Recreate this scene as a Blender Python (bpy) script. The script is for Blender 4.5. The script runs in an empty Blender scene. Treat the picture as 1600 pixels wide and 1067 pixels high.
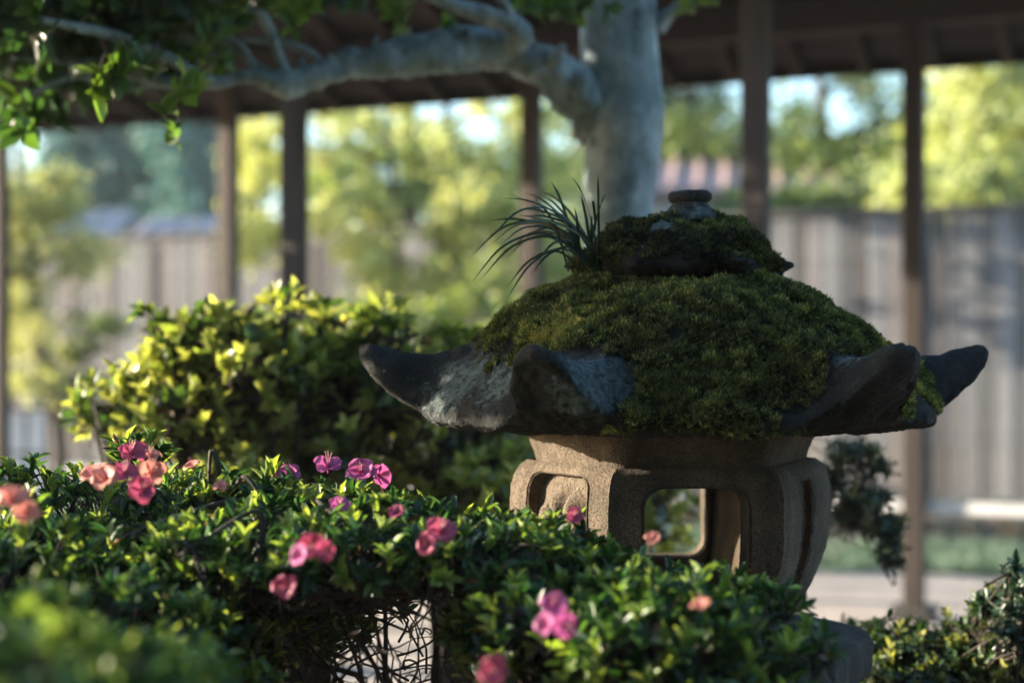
import bpy, bmesh, math, random
import numpy as np
from mathutils import Vector, Matrix, Quaternion
rng = np.random.default_rng(7)
random.seed(7)
S = bpy.context.scene
COL = S.collection
R = math.radians
F = 2444.0            # focal length in photo pixels (55 mm on 36 mm, 1600 px)
CZ = 1.30             # eye height

# ------------------------------------------------------------------ camera, light, sky
cd = bpy.data.cameras.new('camera'); cam = bpy.data.objects.new('camera', cd); COL.objects.link(cam)
cam.location = (0, 0, CZ); cam.rotation_euler = (R(90), 0, 0)
cd.lens = 55; cd.sensor_width = 36; cd.clip_start = 0.05; cd.clip_end = 2000
cd.dof.use_dof = True; cd.dof.focus_distance = 1.84; cd.dof.aperture_fstop = 2.5; cd.dof.aperture_blades = 0
S.camera = cam
SUN_AZ, SUN_EL = 169.5, 11.5     # azimuth measured counter-clockwise from +X
w = bpy.data.worlds.new('World'); S.world = w; w.use_nodes = True
nt = w.node_tree; nt.nodes.clear()
sky = nt.nodes.new('ShaderNodeTexSky'); sky.sky_type = 'NISHITA'; sky.sun_disc = False
sky.sun_elevation = R(SUN_EL); sky.sun_rotation = R((90 - SUN_AZ) % 360)
sky.air_density = 1.2; sky.dust_density = 1.6; sky.ozone_density = 3.5
bg = nt.nodes.new('ShaderNodeBackground'); bg.inputs['Strength'].default_value = 0.15
wo = nt.nodes.new('ShaderNodeOutputWorld')
nt.links.new(sky.outputs[0], bg.inputs[0]); nt.links.new(bg.outputs[0], wo.inputs[0])
sd = Vector((math.cos(R(SUN_AZ))*math.cos(R(SUN_EL)), math.sin(R(SUN_AZ))*math.cos(R(SUN_EL)), math.sin(R(SUN_EL))))
ld = bpy.data.lights.new('sun', 'SUN'); ld.energy = 5.0; ld.angle = R(0.5); ld.color = (1.0, 0.86, 0.68)
sun = bpy.data.objects.new('sun', ld); COL.objects.link(sun); sun.rotation_euler = sd.to_track_quat('Z', 'Y').to_euler()
sun.location = (-6, 2, 6)
S.view_settings.view_transform = 'Standard'; S.view_settings.look = 'None'
S.view_settings.exposure = 2.35; S.view_settings.gamma = 1.0; S.view_settings.use_curve_mapping = False
S.cycles.max_bounces = 6; S.cycles.transparent_max_bounces = 4
S.cycles.volume_bounces = 0

# ------------------------------------------------------------------ helpers
def P(px, py, Y):      # a point of the place seen at photo pixel (px, py) at distance Y
    return np.array([(px-800)/F*Y, Y, CZ-(py-533.5)/F*Y])

def _h(ix, iy, iz, seed):
    n = (ix.astype(np.uint64)*np.uint64(73856093)) ^ (iy.astype(np.uint64)*np.uint64(19349663)) ^ (iz.astype(np.uint64)*np.uint64(83492791)) ^ np.uint64(seed*2654435761 % (1 << 32))
    n &= np.uint64(0xffffffff)
    n = (n ^ (n >> np.uint64(15)))*np.uint64(2246822519) & np.uint64(0xffffffff)
    n = (n ^ (n >> np.uint64(13)))*np.uint64(3266489917) & np.uint64(0xffffffff)
    n = n ^ (n >> np.uint64(16))
    return n.astype(np.float64)/4294967295.0

def vnoise(p, seed=0):
    p = np.asarray(p, float)+1000.0
    i = np.floor(p).astype(np.int64); f = p-i; f = f*f*(3-2*f)
    r = 0
    for dx in (0, 1):
        for dy in (0, 1):
            for dz in (0, 1):
                wt = (f[:, 0] if dx else 1-f[:, 0])*(f[:, 1] if dy else 1-f[:, 1])*(f[:, 2] if dz else 1-f[:, 2])
                r = r+wt*_h(i[:, 0]+dx, i[:, 1]+dy, i[:, 2]+dz, seed)
    return r*2-1

def fbm(p, scale, oct=4, seed=0):
    p = np.asarray(p, float); r = 0; a = 1; s = 0
    for k in range(oct):
        r = r+a*vnoise(p*scale*(2.03**k), seed+k*17); s += a; a *= .5
    return r/s

def mesh_np(name, V, Fs, attrs=None, smooth=True):
    """V (n,3); Fs list of int arrays (m,3) or (m,4)"""
    V = np.asarray(V, np.float32)
    me = bpy.data.meshes.new(name)
    me.vertices.add(len(V)); me.vertices.foreach_set('co', V.ravel())
    loops = np.concatenate([np.asarray(f, np.int32).ravel() for f in Fs])
    sizes = np.concatenate([np.full(len(f), np.asarray(f).shape[1], np.int32) for f in Fs])
    starts = np.concatenate([[0], np.cumsum(sizes)[:-1]]).astype(np.int32)
    me.loops.add(len(loops)); me.loops.foreach_set('vertex_index', loops)
    me.polygons.add(len(sizes)); me.polygons.foreach_set('loop_start', starts)
    me.polygons.foreach_set('use_smooth', np.full(len(sizes), smooth))
    for k, a in (attrs or {}).items():
        at = me.attributes.new(k, 'FLOAT', 'POINT'); at.data.foreach_set('value', np.asarray(a, np.float32))
    me.update(); me.validate(); return me

def wl(o):
    v = Vector((0, 0, 0))
    while o: v = v+o.location; o = o.parent
    return v

def thing(name, label, cat, loc, group=None):
    o = bpy.data.objects.new(name, None); COL.objects.link(o); o.location = tuple(loc); o.empty_display_size = .05
    o['label'] = label; o['category'] = cat
    if group: o['group'] = group
    return o

def part(name, me, mat, parent=None, label=None, kind=None, loc=None):
    """mesh in world coordinates (or local to loc)"""
    if mat is not None and not me.materials: me.materials.append(mat)
    o = bpy.data.objects.new(name, me); COL.objects.link(o)
    if parent is not None:
        o.parent = parent
        pw = wl(parent)
        if loc is None: o.location = -pw
        else: o.location = Vector(loc)-pw
    elif loc is not None: o.location = loc
    if label: o['label'] = label
    if kind: o['kind'] = kind
    return o

_box = {}
def box_mesh(sx, sy, sz, bev, mat):
    key = (round(sx, 4), round(sy, 4), round(sz, 4), bev, mat.name)
    if key in _box: return _box[key]
    bm = bmesh.new(); bmesh.ops.create_cube(bm, size=1)
    bmesh.ops.scale(bm, vec=(sx, sy, sz), verts=bm.verts)
    if bev: bmesh.ops.bevel(bm, geom=bm.edges[:], offset=bev, segments=1, affect='EDGES')
    me = bpy.data.meshes.new('box'); bm.to_mesh(me); bm.free(); me.materials.append(mat)
    _box[key] = me; return me

def box(name, c, size, rz, mat, parent, bev=.004, rot=None, label=None):
    o = part(name, box_mesh(*size, bev, mat), None, parent, loc=c, label=label)
    o.rotation_euler = rot if rot else (0, 0, rz)
    return o

def catmull(pts, n):
    pts = np.asarray(pts, float); q = np.vstack([2*pts[0]-pts[1], pts, 2*pts[-1]-pts[-2]])
    out = []
    for i in range(len(pts)-1):
        p0, p1, p2, p3 = q[i:i+4]
        for t in np.linspace(0, 1, n, endpoint=False):
            out.append(.5*((2*p1)+(-p0+p2)*t+(2*p0-5*p1+4*p2-p3)*t*t+(-p0+3*p1-3*p2+p3)*t**3))
    out.append(pts[-1]); return np.array(out)

def tube(path, radii, sides=8, cap=True):
    path = np.asarray(path, float); n = len(path); radii = np.broadcast_to(np.asarray(radii, float), (n,))
    T = np.gradient(path, axis=0); T /= np.linalg.norm(T, axis=1)[:, None]+1e-9
    ref = np.array([.3, .9, .2]) if abs(T[0][2]) > .8 else np.array([0, 0, 1.])
    N = np.zeros_like(T); v = ref
    for i in range(n):
        v = v-T[i]*np.dot(v, T[i]); v = v/(np.linalg.norm(v)+1e-9); N[i] = v
    B = np.cross(T, N)
    a = np.linspace(0, 2*np.pi, sides, endpoint=False)
    V = path[:, None, :]+radii[:, None, None]*(np.cos(a)[None, :, None]*N[:, None, :]+np.sin(a)[None, :, None]*B[:, None, :])
    V = V.reshape(-1, 3); f = []
    i = np.arange(n-1)[:, None]*sides; j = np.arange(sides)[None, :]; j2 = (j+1) % sides
    f = np.stack([i+j, i+j2, i+sides+j2, i+sides+j], -1).reshape(-1, 4)
    Fs = [f]
    if cap:
        V = np.vstack([V, path[0]-T[0]*radii[0]*.3, path[-1]+T[-1]*radii[-1]*.7])
        jj = np.arange(sides); Fs.append(np.concatenate([np.stack([np.full(sides, n*sides), (jj+1) % sides, jj], -1),
            np.stack([np.full(sides, n*sides+1), (n-1)*sides+jj, (n-1)*sides+(jj+1) % sides], -1)]))
    return V, Fs

def join_geo(items):
    Vs = []; q = []; t = []; o = 0
    for V, Fs in items:
        Vs.append(V)
        for f in Fs: (q if f.shape[1] == 4 else t).append(f+o)
        o += len(V)
    Fs = []
    if q: Fs.append(np.vstack(q))
    if t: Fs.append(np.vstack(t))
    return np.vstack(Vs), Fs

# ------------------------------------------------------------------ materials
def nodes(name):
    m = bpy.data.materials.new(name); m.use_nodes = True; t = m.node_tree; t.nodes.clear()
    out = t.nodes.new('ShaderNodeOutputMaterial'); b = t.nodes.new('ShaderNodeBsdfPrincipled'); t.links.new(b.outputs[0], out.inputs[0])
    return m, t, b, out
def N(t, typ, **kw):
    n = t.nodes.new(typ)
    for k, v in kw.items():
        if k.startswith('i_'): n.inputs[k[2:].replace('_', ' ')].default_value = v
        else: setattr(n, k, v)
    return n
def ramp(t, fac, stops):
    r = t.nodes.new('ShaderNodeValToRGB'); e = r.color_ramp.elements
    while len(e) < len(stops): e.new(.5)
    for el, (p, c) in zip(e, stops): el.position = p; el.color = (*c, 1)
    t.links.new(fac, r.inputs[0]); return r.outputs[0]
def coords(t, kind='Object', scale=(1, 1, 1)):
    tc = t.nodes.new('ShaderNodeTexCoord'); mp = t.nodes.new('ShaderNodeMapping'); mp.inputs['Scale'].default_value = scale
    t.links.new(tc.outputs[kind], mp.inputs[0]); return mp.outputs[0]
def noise(t, vec, scale, detail=6, rough=.6, dist=0):
    n = t.nodes.new('ShaderNodeTexNoise'); n.inputs['Scale'].default_value = scale; n.inputs['Detail'].default_value = detail
    n.inputs['Roughness'].default_value = rough; n.inputs['Distortion'].default_value = dist
    t.links.new(vec, n.inputs['Vector']); return n.outputs['Fac']
def mixc(t, fac, a, b, typ='MIX'):
    m = t.nodes.new('ShaderNodeMix'); m.data_type = 'RGBA'; m.blend_type = typ
    for s, v in ((0, fac), (6, a), (7, b)):
        if isinstance(v, (int, float)): m.inputs[s].default_value = v
        elif isinstance(v, tuple): m.inputs[s].default_value = (*v, 1)
        else: t.links.new(v, m.inputs[s])
    return m.outputs[2]
def math_(t, op, a, b=0.0, clamp=False):
    m = t.nodes.new('ShaderNodeMath'); m.operation = op; m.use_clamp = clamp
    for s, v in ((0, a), (1, b)):
        if isinstance(v, (int, float)): m.inputs[s].default_value = v
        else: t.links.new(v, m.inputs[s])
    return m.outputs[0]
def bump(t, b, h, strength, dist):
    n = t.nodes.new('ShaderNodeBump'); n.inputs['Strength'].default_value = strength; n.inputs['Distance'].default_value = dist
    t.links.new(h, n.inputs['Height']); t.links.new(n.outputs[0], b.inputs['Normal'])
def attr(t, name):
    a = t.nodes.new('ShaderNodeAttribute'); a.attribute_name = name; return a.outputs['Fac']
def objrand(t):
    return t.nodes.new('ShaderNodeObjectInfo').outputs['Random']

def mat_leaf(name, stops, trans=.35, rough=.42, tint_t=(1.5, 1.5, .7), spec=.5):
    m, t, b, out = nodes(name)
    c = ramp(t, attr(t, 'tint'), stops)
    n = noise(t, coords(t), 90, 2); c = mixc(t, 1.0, c, ramp(t, n, [(.3, (.78, .78, .78)), (.7, (1.15, 1.15, 1.15))]), 'MULTIPLY')
    t.links.new(c, b.inputs['Base Color']); b.inputs['Roughness'].default_value = rough; b.inputs['Specular IOR Level'].default_value = spec
    tr = t.nodes.new('ShaderNodeBsdfTranslucent'); t.links.new(mixc(t, 1.0, c, tint_t, 'MULTIPLY'), tr.inputs[0])
    mx = t.nodes.new('ShaderNodeMixShader'); mx.inputs[0].default_value = trans
    t.links.new(b.outputs[0], mx.inputs[1]); t.links.new(tr.outputs[0], mx.inputs[2]); t.links.new(mx.outputs[0], out.inputs[0])
    return m

def mat_bark(name, a, b_, patch=None, scale=14, bstr=.6, bd=.006):
    m, t, b, out = nodes(name); v = coords(t, 'Object', (1, 1, .55))
    n1 = noise(t, v, scale, 8, .65); c = ramp(t, n1, [(.36, a), (.64, b_)])
    if patch:
        n2 = noise(t, v, scale*.45, 5, .7, .6); c = mixc(t, ramp(t, n2, [(.48, (0, 0, 0)), (.62, (1, 1, 1))]), c, patch)
        n3 = noise(t, coords(t, 'Object', (1, 1, 1)), scale*1.3, 4, .6, .3); c = mixc(t, ramp(t, n3, [(.62, (0, 0, 0)), (.7, (.85, .85, .85))]), c, (.035, .04, .04))
    t.links.new(c, b.inputs['Base Color']); b.inputs['Roughness'].default_value = .9
    n4 = noise(t, v, scale*5, 6, .7); bump(t, b, math_(t, 'ADD', n4, n1), bstr, bd); return m

def mat_wood(name, a, b_, rough=.75, scale=6, rnd=.25, axis=(14, 14, 1), c_extra=None):
    m, t, b, out = nodes(name); v = coords(t, 'Object', axis)
    n1 = noise(t, v, scale, 6, .6, .4); c = ramp(t, n1, [(.3, a), (.72, b_)])
    if c_extra: c = mixc(t, ramp(t, objrand(t), [(.35, (0, 0, 0)), (1, (1, 1, 1))]), c, mixc(t, 1.0, c, c_extra, 'MULTIPLY'))
    k = math_(t, 'ADD', math_(t, 'MULTIPLY', math_(t, 'FRACT', math_(t, 'MULTIPLY', objrand(t), 7.3)), rnd*2), 1-rnd)
    cc = t.nodes.new('ShaderNodeVectorMath'); cc.operation = 'SCALE'; t.links.new(c, cc.inputs[0]); t.links.new(k, cc.inputs['Scale'])
    t.links.new(cc.outputs[0], b.inputs['Base Color']); b.inputs['Roughness'].default_value = rough
    bump(t, b, noise(t, v, scale*3, 5, .6), .5, .003); return m

def mat_stone(name, a, mid, b_, moss=False, scale=30, pits=True, lichen=(.19, .25, .25)):
    m, t, b, out = nodes(name); v = coords(t)
    n1 = noise(t, v, scale*.35, 6, .65); c = ramp(t, n1, [(.28, a), (.5, mid), (.72, b_)])
    n2 = noise(t, v, scale*12, 3, .7); c = mixc(t, 1.0, c, ramp(t, n2, [(.32, (.45, .45, .45)), (.68, (1.35, 1.35, 1.35))]), 'MULTIPLY')
    h = math_(t, 'ADD', math_(t, 'MULTIPLY', noise(t, v, scale*6, 5, .75), 1.0), noise(t, v, scale*1.3, 5, .6))
    if pits:
        vo = t.nodes.new('ShaderNodeTexVoronoi'); vo.inputs['Scale'].default_value = scale*11; t.links.new(v, vo.inputs['Vector'])
        pit = ramp(t, vo.outputs['Distance'], [(.12, (0, 0, 0)), (.4, (1, 1, 1))]); h = math_(t, 'ADD', h, math_(t, 'MULTIPLY', pit, .6))
        c = mixc(t, 1.0, c, ramp(t, vo.outputs['Distance'], [(.08, (.5, .47, .42)), (.3, (1, 1, 1))]), 'MULTIPLY')
    if moss:
        n3 = noise(t, v, 62, 10, .85, .9)
        lf = math_(t, 'ADD', n3, math_(t, 'MULTIPLY', attr(t, 'lichen'), .33))
        c = mixc(t, ramp(t, lf, [(.60, (0, 0, 0)), (.69, (1, 1, 1))]), c, mixc(t, ramp(t, noise(t, v, 110, 6, .8), [(.38, (0, 0, 0)), (.6, (1, 1, 1))]), (.03, .045, .045), lichen))
        n5 = noise(t, v, 60, 6, .7)
        c = mixc(t, ramp(t, n5, [(.60, (0, 0, 0)), (.70, (.7, .7, .7))]), c, (.05, .065, .02))
        c = mixc(t, attr(t, 'moss'), c, (.010, .012, .006))
    t.links.new(c, b.inputs['Base Color']); b.inputs['Roughness'].default_value = .92; b.inputs['Specular IOR Level'].default_value = .3
    if moss: h = math_(t, 'ADD', h, math_(t, 'MULTIPLY', noise(t, v, 85, 12, .8, .5), 1.6))
    else:
        st = noise(t, coords(t, 'Object', (22, 22, 2.2)), 1.0, 5, .65, .3); c = mixc(t, 1.0, c, ramp(t, st, [(.35, (.55, .53, .50)), (.62, (1.08, 1.08, 1.08))]), 'MULTIPLY')
        al = noise(t, v, 13, 6, .7, .4); c = mixc(t, ramp(t, al, [(.56, (0, 0, 0)), (.72, (.55, .55, .55))]), c, (.045, .05, .028)); t.links.new(c, b.inputs['Base Color'])
    bump(t, b, h, 1.0, .0075 if moss else .0032); return m

def mat_plain(name, c1, c2, rough=.8, scale=8, bstr=.2, bd=.004):
    m, t, b, out = nodes(name); v = coords(t); n = noise(t, v, scale, 6, .6)
    t.links.new(ramp(t, n, [(.3, c1), (.7, c2)]), b.inputs['Base Color']); b.inputs['Roughness'].default_value = rough
    bump(t, b, noise(t, v, scale*6, 5, .6), bstr, bd); return m

M = {}
M['fire'] = mat_stone('granite_warm', (.055, .043, .033), (.115, .088, .063), (.19, .148, .104))
M['roof'] = mat_stone('granite_dark_lichen', (.012, .013, .012), (.034, .035, .033), (.085, .085, .078), moss=True, scale=34)
M['base'] = mat_stone('granite_grey', (.032, .031, .029), (.06, .057, .051), (.10, .094, .084))
M['moss'] = mat_leaf('moss', [(0, (.014, .017, .009)), (.35, (.060, .062, .026)), (.65, (.13, .16, .05)), (.85, (.24, .26, .08)), (1, (.42, .36, .10))], .25, .7, (1.3, 1.3, .6), .2)
M['azalea'] = mat_leaf('azalea_leaf', [(0, (.14, .075, .03)), (.030, (.11, .065, .03)), (.045, (.012, .035, .016)), (.5, (.028, .078, .026)), (.75, (.12, .20, .045)), (1, (.31, .36, .10))], .42, .42, (1.6, 1.6, .6))
M['camellia'] = mat_leaf('broad_leaf', [(0, (.14, .075, .03)), (.030, (.11, .065, .03)), (.045, (.015, .04, .018)), (.5, (.05, .10, .028)), (.72, (.18, .24, .06)), (1, (.40, .42, .16))], .48, .38, (1.55, 1.5, .6))
M['treeleaf'] = mat_leaf('tree_leaf', [(0, (.010, .026, .016)), (.6, (.03, .07, .022)), (1, (.12, .2, .035))], .4, .4, (1.8, 1.9, .6))
M['smallleaf'] = mat_leaf('small_leaf', [(0, (.014, .035, .018)), (.5, (.05, .10, .03)), (1, (.34, .34, .10))], .4, .35)
M['darkneedle'] = mat_leaf('dark_shrub_leaf', [(0, (.012, .03, .02)), (.6, (.035, .08, .045)), (1, (.24, .25, .10))], .25, .4)
M['grass'] = mat_leaf('grass_blade', [(0, (.010, .024, .012)), (1, (.035, .065, .025))], .3, .5)
M['dryblade'] = mat_leaf('dry_blade', [(0, (.10, .075, .03)), (1, (.20, .15, .07))], .3, .6)
M['lawn'] = mat_leaf('lawn_blade', [(0, (.06, .11, .09)), (1, (.16, .25, .19))], .3, .5)  # teal of the shaded strip is put into the blade colour
M['yellowleaf'] = mat_leaf('yellow_leaf', [(0, (.13, .17, .06)), (.45, (.32, .36, .15)), (1, (.50, .50, .26))], .4, .5, (1.3, 1.25, .7))
M['limeleaf'] = mat_leaf('lime_leaf', [(0, (.10, .14, .05)), (.4, (.36, .42, .17)), (1, (.62, .62, .34))], .42, .5, (1.4, 1.35, .6))
M['greenleaf'] = mat_leaf('garden_green_leaf', [(0, (.035, .065, .025)), (.5, (.14, .21, .06)), (1, (.36, .42, .14))], .4, .5, (1.4, 1.35, .6))
M['tealleaf'] = mat_leaf('conifer_leaf', [(0, (.03, .09, .08)), (.5, (.07, .18, .16)), (1, (.15, .30, .23))], .2, .6, (1, 1.2, 1))  # far haze is put into the blue of the leaf colour
M['bark'] = mat_bark('pale_lichen_bark', (.085, .115, .12), (.34, .41, .41), (.15, .21, .21), 22)  # lichen grey, with blue sky light also put into the colour
M['twig'] = mat_bark('twig_bark', (.022, .018, .014), (.06, .046, .034), None, 40)
M['darkbark'] = mat_bark('dark_bark', (.03, .024, .02), (.07, .055, .045), None, 12)
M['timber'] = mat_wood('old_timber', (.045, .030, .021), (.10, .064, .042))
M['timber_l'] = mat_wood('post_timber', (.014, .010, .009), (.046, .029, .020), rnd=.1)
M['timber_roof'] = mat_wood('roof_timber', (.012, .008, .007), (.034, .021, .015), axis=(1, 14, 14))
M['board'] = mat_wood('weathered_board', (.06, .063, .067), (.185, .183, .18), .85, 5, .55, (16, 16, .8), (1.02, .86, .78))
M['capwood'] = mat_wood('fence_cap_wood', (.05, .045, .04), (.10, .09, .08), .85, 6, .1, (1, 14, 14))
M['concrete'] = mat_plain('pale_concrete', (.60, .61, .61), (.74, .75, .75), .9, 5)
M['sand'] = mat_plain('packed_sand', (.30, .25, .205), (.42, .36, .30), .95, 3.2, .5, .01)
M['soil'] = mat_plain('soil', (.06, .045, .03), (.14, .105, .075), .95, 5, .8, .03)
M['plaster'] = mat_plain('white_plaster', (.52, .56, .60), (.66, .69, .72), .9, 2)
M['tile_pink'] = mat_plain('faded_roof_tile', (.27, .18, .165), (.38, .27, .25), .8, 3)
M['tile_grey'] = mat_plain('grey_roof_tile', (.16, .155, .165), (.26, .25, .26), .8, 3)
M['glass'] = mat_plain('dark_window_glass', (.03, .04, .05), (.05, .06, .07), .15, 3)
M['stone_y'] = mat_stone('edging_stone', (.16, .13, .09), (.3, .24, .16), (.42, .34, .22), scale=12)
def mat_petal(name, c1, c2):
    m, t, b, out = nodes(name); c = ramp(t, noise(t, coords(t), 60, 3), [(.35, c1), (.65, c2)])
    t.links.new(c, b.inputs['Base Color']); b.inputs['Roughness'].default_value = .6
    tr = t.nodes.new('ShaderNodeBsdfTranslucent'); t.links.new(c, tr.inputs[0]); mx = t.nodes.new('ShaderNodeMixShader'); mx.inputs[0].default_value = .4
    t.links.new(b.outputs[0], mx.inputs[1]); t.links.new(tr.outputs[0], mx.inputs[2]); t.links.new(mx.outputs[0], out.inputs[0]); return m
M['magenta'] = mat_petal('magenta_petal', (.34, .05, .19), (.52, .13, .32))
M['rose'] = mat_petal('rose_petal', (.30, .035, .09), (.46, .09, .16))
M['salmon'] = mat_petal('salmon_petal', (.52, .17, .13), (.66, .30, .23))
M['white'] = mat_petal('white_petal', (.7, .68, .68), (.8, .78, .78))
M['stamen'] = mat_plain('stamen', (.6, .25, .3), (.7, .35, .35), .6)

# ------------------------------------------------------------------ leaves
def leaf_template(nl=4, wprof=None, curl=.18, fold=.22):
    """unit leaf along +Y, width 1 in X, normal +Z"""
    ys = np.linspace(0, 1, nl+1); wd = np.interp(ys, *wprof) if wprof is not None else np.sin(np.pi*np.clip(ys*.92+.04, 0, 1))**.8
    V = []
    for y, k in zip(ys, wd):
        z = -curl*y*y
        V += [(-.5*k, y, z+fold*.5*k), (0, y, z), (.5*k, y, z+fold*.5*k)]
    Fq = []
    for i in range(nl):
        a = i*3; Fq += [(a, a+1, a+4, a+3), (a+1, a+2, a+5, a+4)]
    return np.array(V, float), np.array(Fq)

LT_OVAL = leaf_template(4)
LT_CARD = leaf_template(2, ([0, .5, 1], [.15, 1, .05]))
LT_AZ = leaf_template(4, ([0, .25, .6, .85, 1], [.12, .6, 1, .75, .08]), .22, .3)

def norm(a): return a/(np.linalg.norm(a, axis=-1, keepdims=True)+1e-9)

def leaf_basis(D, U):
    Y = norm(D); Z = U-Y*np.sum(U*Y, 1, keepdims=True); Z = norm(Z); X = np.cross(Y, Z); return X, Y, Z

def leaves_mesh(name, tmpl, O, D, U, L, W, tint):
    T, Fq = tmpl; X, Y, Z = leaf_basis(D, U); n = len(O); k = len(T)
    V = O[:, None]+(T[None, :, 0, None]*W[:, None, None])*X[:, None]+(T[None, :, 1, None]*L[:, None, None])*Y[:, None]+(T[None, :, 2, None]*L[:, None, None])*Z[:, None]
    Fa = (Fq[None]+(np.arange(n)*k)[:, None, None]).reshape(-1, 4)
    return mesh_np(name, V.reshape(-1, 3), [Fa], {'tint': np.repeat(tint, k)})

def in_view(O, margin=20):
    px = 800+O[:, 0]/O[:, 1]*F; py = 533.5-(O[:, 2]-CZ)/O[:, 1]*F
    return (px > -margin) & (px < 1600+margin) & (py > -margin) & (py < 1067+margin)

_lt = {}
def leaf_set(parent, tmpl, key, mat, O, D, U, L, W, tint, single=300, stuff_name='foliage', score=None, leaf_name='leaf'):
    """the leaves that show largest are parts of their own, the rest one mass"""
    n = len(O); pick = np.zeros(n, bool)
    if single:
        s = L/np.linalg.norm(O-np.array([0, 0, CZ]), axis=1)*np.where(in_view(O, -5), 1, 0)
        if score is not None: s = s*score
        idx = np.argsort(-s)[:single]; pick[idx] = True
        X, Y, Z = leaf_basis(D[idx], U[idx])
        base = Vector(wl(parent))
        for q, i in enumerate(idx):
            lvl = min(7, max(0, int(tint[i]*8))); kk = (key, lvl)
            if kk not in _lt:
                T, Fq = tmpl; me = mesh_np('leaf_'+key, T, [Fq], {'tint': np.full(len(T), (lvl+.5)/8)}); me.materials.append(mat); _lt[kk] = me
            o = bpy.data.objects.new(leaf_name, _lt[kk]); COL.objects.link(o); o.parent = parent
            A = np.eye(4); A[:3, 0] = X[q]*W[i]; A[:3, 1] = Y[q]*L[i]; A[:3, 2] = Z[q]*L[i]; A[:3, 3] = O[i]-np.array(base)
            o.matrix_local = Matrix(A.tolist())
    r = ~pick
    part(stuff_name, leaves_mesh(stuff_name, tmpl, O[r], D[r], U[r], L[r], W[r], tint[r]), mat, parent, kind='stuff')

def rand_dir(n):
    v = rng.normal(size=(n, 3)); return norm(v)

def shell_points(c, r, n, lo=-.35, inner=.75, bumpy=.12, seed=3):
    """points in the outer shell of a lumpy ellipsoid, with outward normals"""
    d = rand_dir(int(n*1.6)); d = d[d[:, 2] > lo][:n]
    k = 1+bumpy*fbm(d*1.0+np.array(c)*3, 3.5, 3, seed)*2
    t = rng.uniform(inner, 1, len(d))**.7
    p = np.array(c)+d*np.array(r)*(k*t)[:, None]
    return p, norm(d/np.array(r)), t

def rosettes(pts, nrm, tt, nl, L, W, up=.5, spread=.75, tint_new=.2, dark=.35):
    """leaf whorls at the twig ends"""
    n = len(pts); ax = norm(nrm*.55+np.array([0, 0, up])+rng.normal(size=(n, 3))*.3)
    a = norm(np.cross(ax, rand_dir(n))); b = np.cross(ax, a)
    new = rng.random(n) < tint_new*np.clip((tt-.7)/.25, 0, 1.2)  # young outer leaves; extra pale ones paint sunlight on some bushes
    O = []; D = []; U = []; LL = []; WW = []; TT = []
    for k in range(nl):
        ang = 2*np.pi*k/nl*1.0+rng.normal(size=n)*.25+k*.2; rad = np.cos(ang)[:, None]*a+np.sin(ang)[:, None]*b
        el = spread*(.55+.75*rng.random(n))*np.where(new, .6, 1)
        d = norm(ax*np.cos(el)[:, None]+rad*np.sin(el)[:, None]*1.2)
        off = rng.uniform(-.012, .004, n)
        O.append(pts+ax*off[:, None]); D.append(d); U.append(norm(ax*1.0-rad*.5)+rng.normal(size=(n, 3))*.15)
        s = rng.uniform(.65, 1.15, n); LL.append(L*s); WW.append(W*s*rng.uniform(.85, 1.15, n))
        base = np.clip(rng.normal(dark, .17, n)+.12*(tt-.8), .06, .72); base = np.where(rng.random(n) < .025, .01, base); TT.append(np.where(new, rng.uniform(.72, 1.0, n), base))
    return [np.concatenate(x) for x in (O, D, U, LL, WW, TT)]

def cat(*sets): return [np.concatenate([s[i] for s in sets]) for i in range(6)]

def twigs_geo(pts, nrm, roots, r0=.0022, r1=.0008, seg=4, every=1):
    items = []
    for p, n_ in zip(pts[::every], nrm[::every]):
        root = roots[np.argmin(np.linalg.norm(roots-p, axis=1)+rng.random(len(roots))*.05)]
        midp = root*.4+p*.6+rng.normal(size=3)*.018-np.array([0, 0, .02])
        path = catmull([root, midp, p], max(2, seg//2)); items.append(tube(path, np.linspace(r0, r1, len(path)), 4, False))
    return items

# ------------------------------------------------------------------ ground
def sheet(name, pts, z, mat, kind='structure', sub=None):
    me = bpy.data.meshes.new(name); me.from_pydata([(x, y, z) for x, y in pts], [], [tuple(range(len(pts)))]); me.materials.append(mat)
    o = bpy.data.objects.new(name, me); COL.objects.link(o); o['kind'] = kind; return o
u_ = np.array([-.91, .4146]); u_ /= np.linalg.norm(u_); n_ = np.array([-u_[1]*-1, 0.0])
n_ = np.array([u_[1], -u_[0]])          # across the walkway, away from the camera
ANG = math.atan2(u_[1], u_[0])          # direction of the walkway
def Q(n, t, z=0): return np.array([n*n_[0]+t*u_[0], n*n_[1]+t*u_[1], z])
sheet('ground', [(-400, -60), (400, -60), (400, 500), (-400, 500)], 0, M['soil'])
def band(name, n0, n1, t0, t1, z, mat): return sheet(name, [tuple(Q(n0, t0)[:2]), tuple(Q(n0, t1)[:2]), tuple(Q(n1, t1)[:2]), tuple(Q(n1, t0)[:2])][::-1], z, mat)
band('sand_path', 3.2, 8.9, -14, 22, .004, M['sand'])
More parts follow.
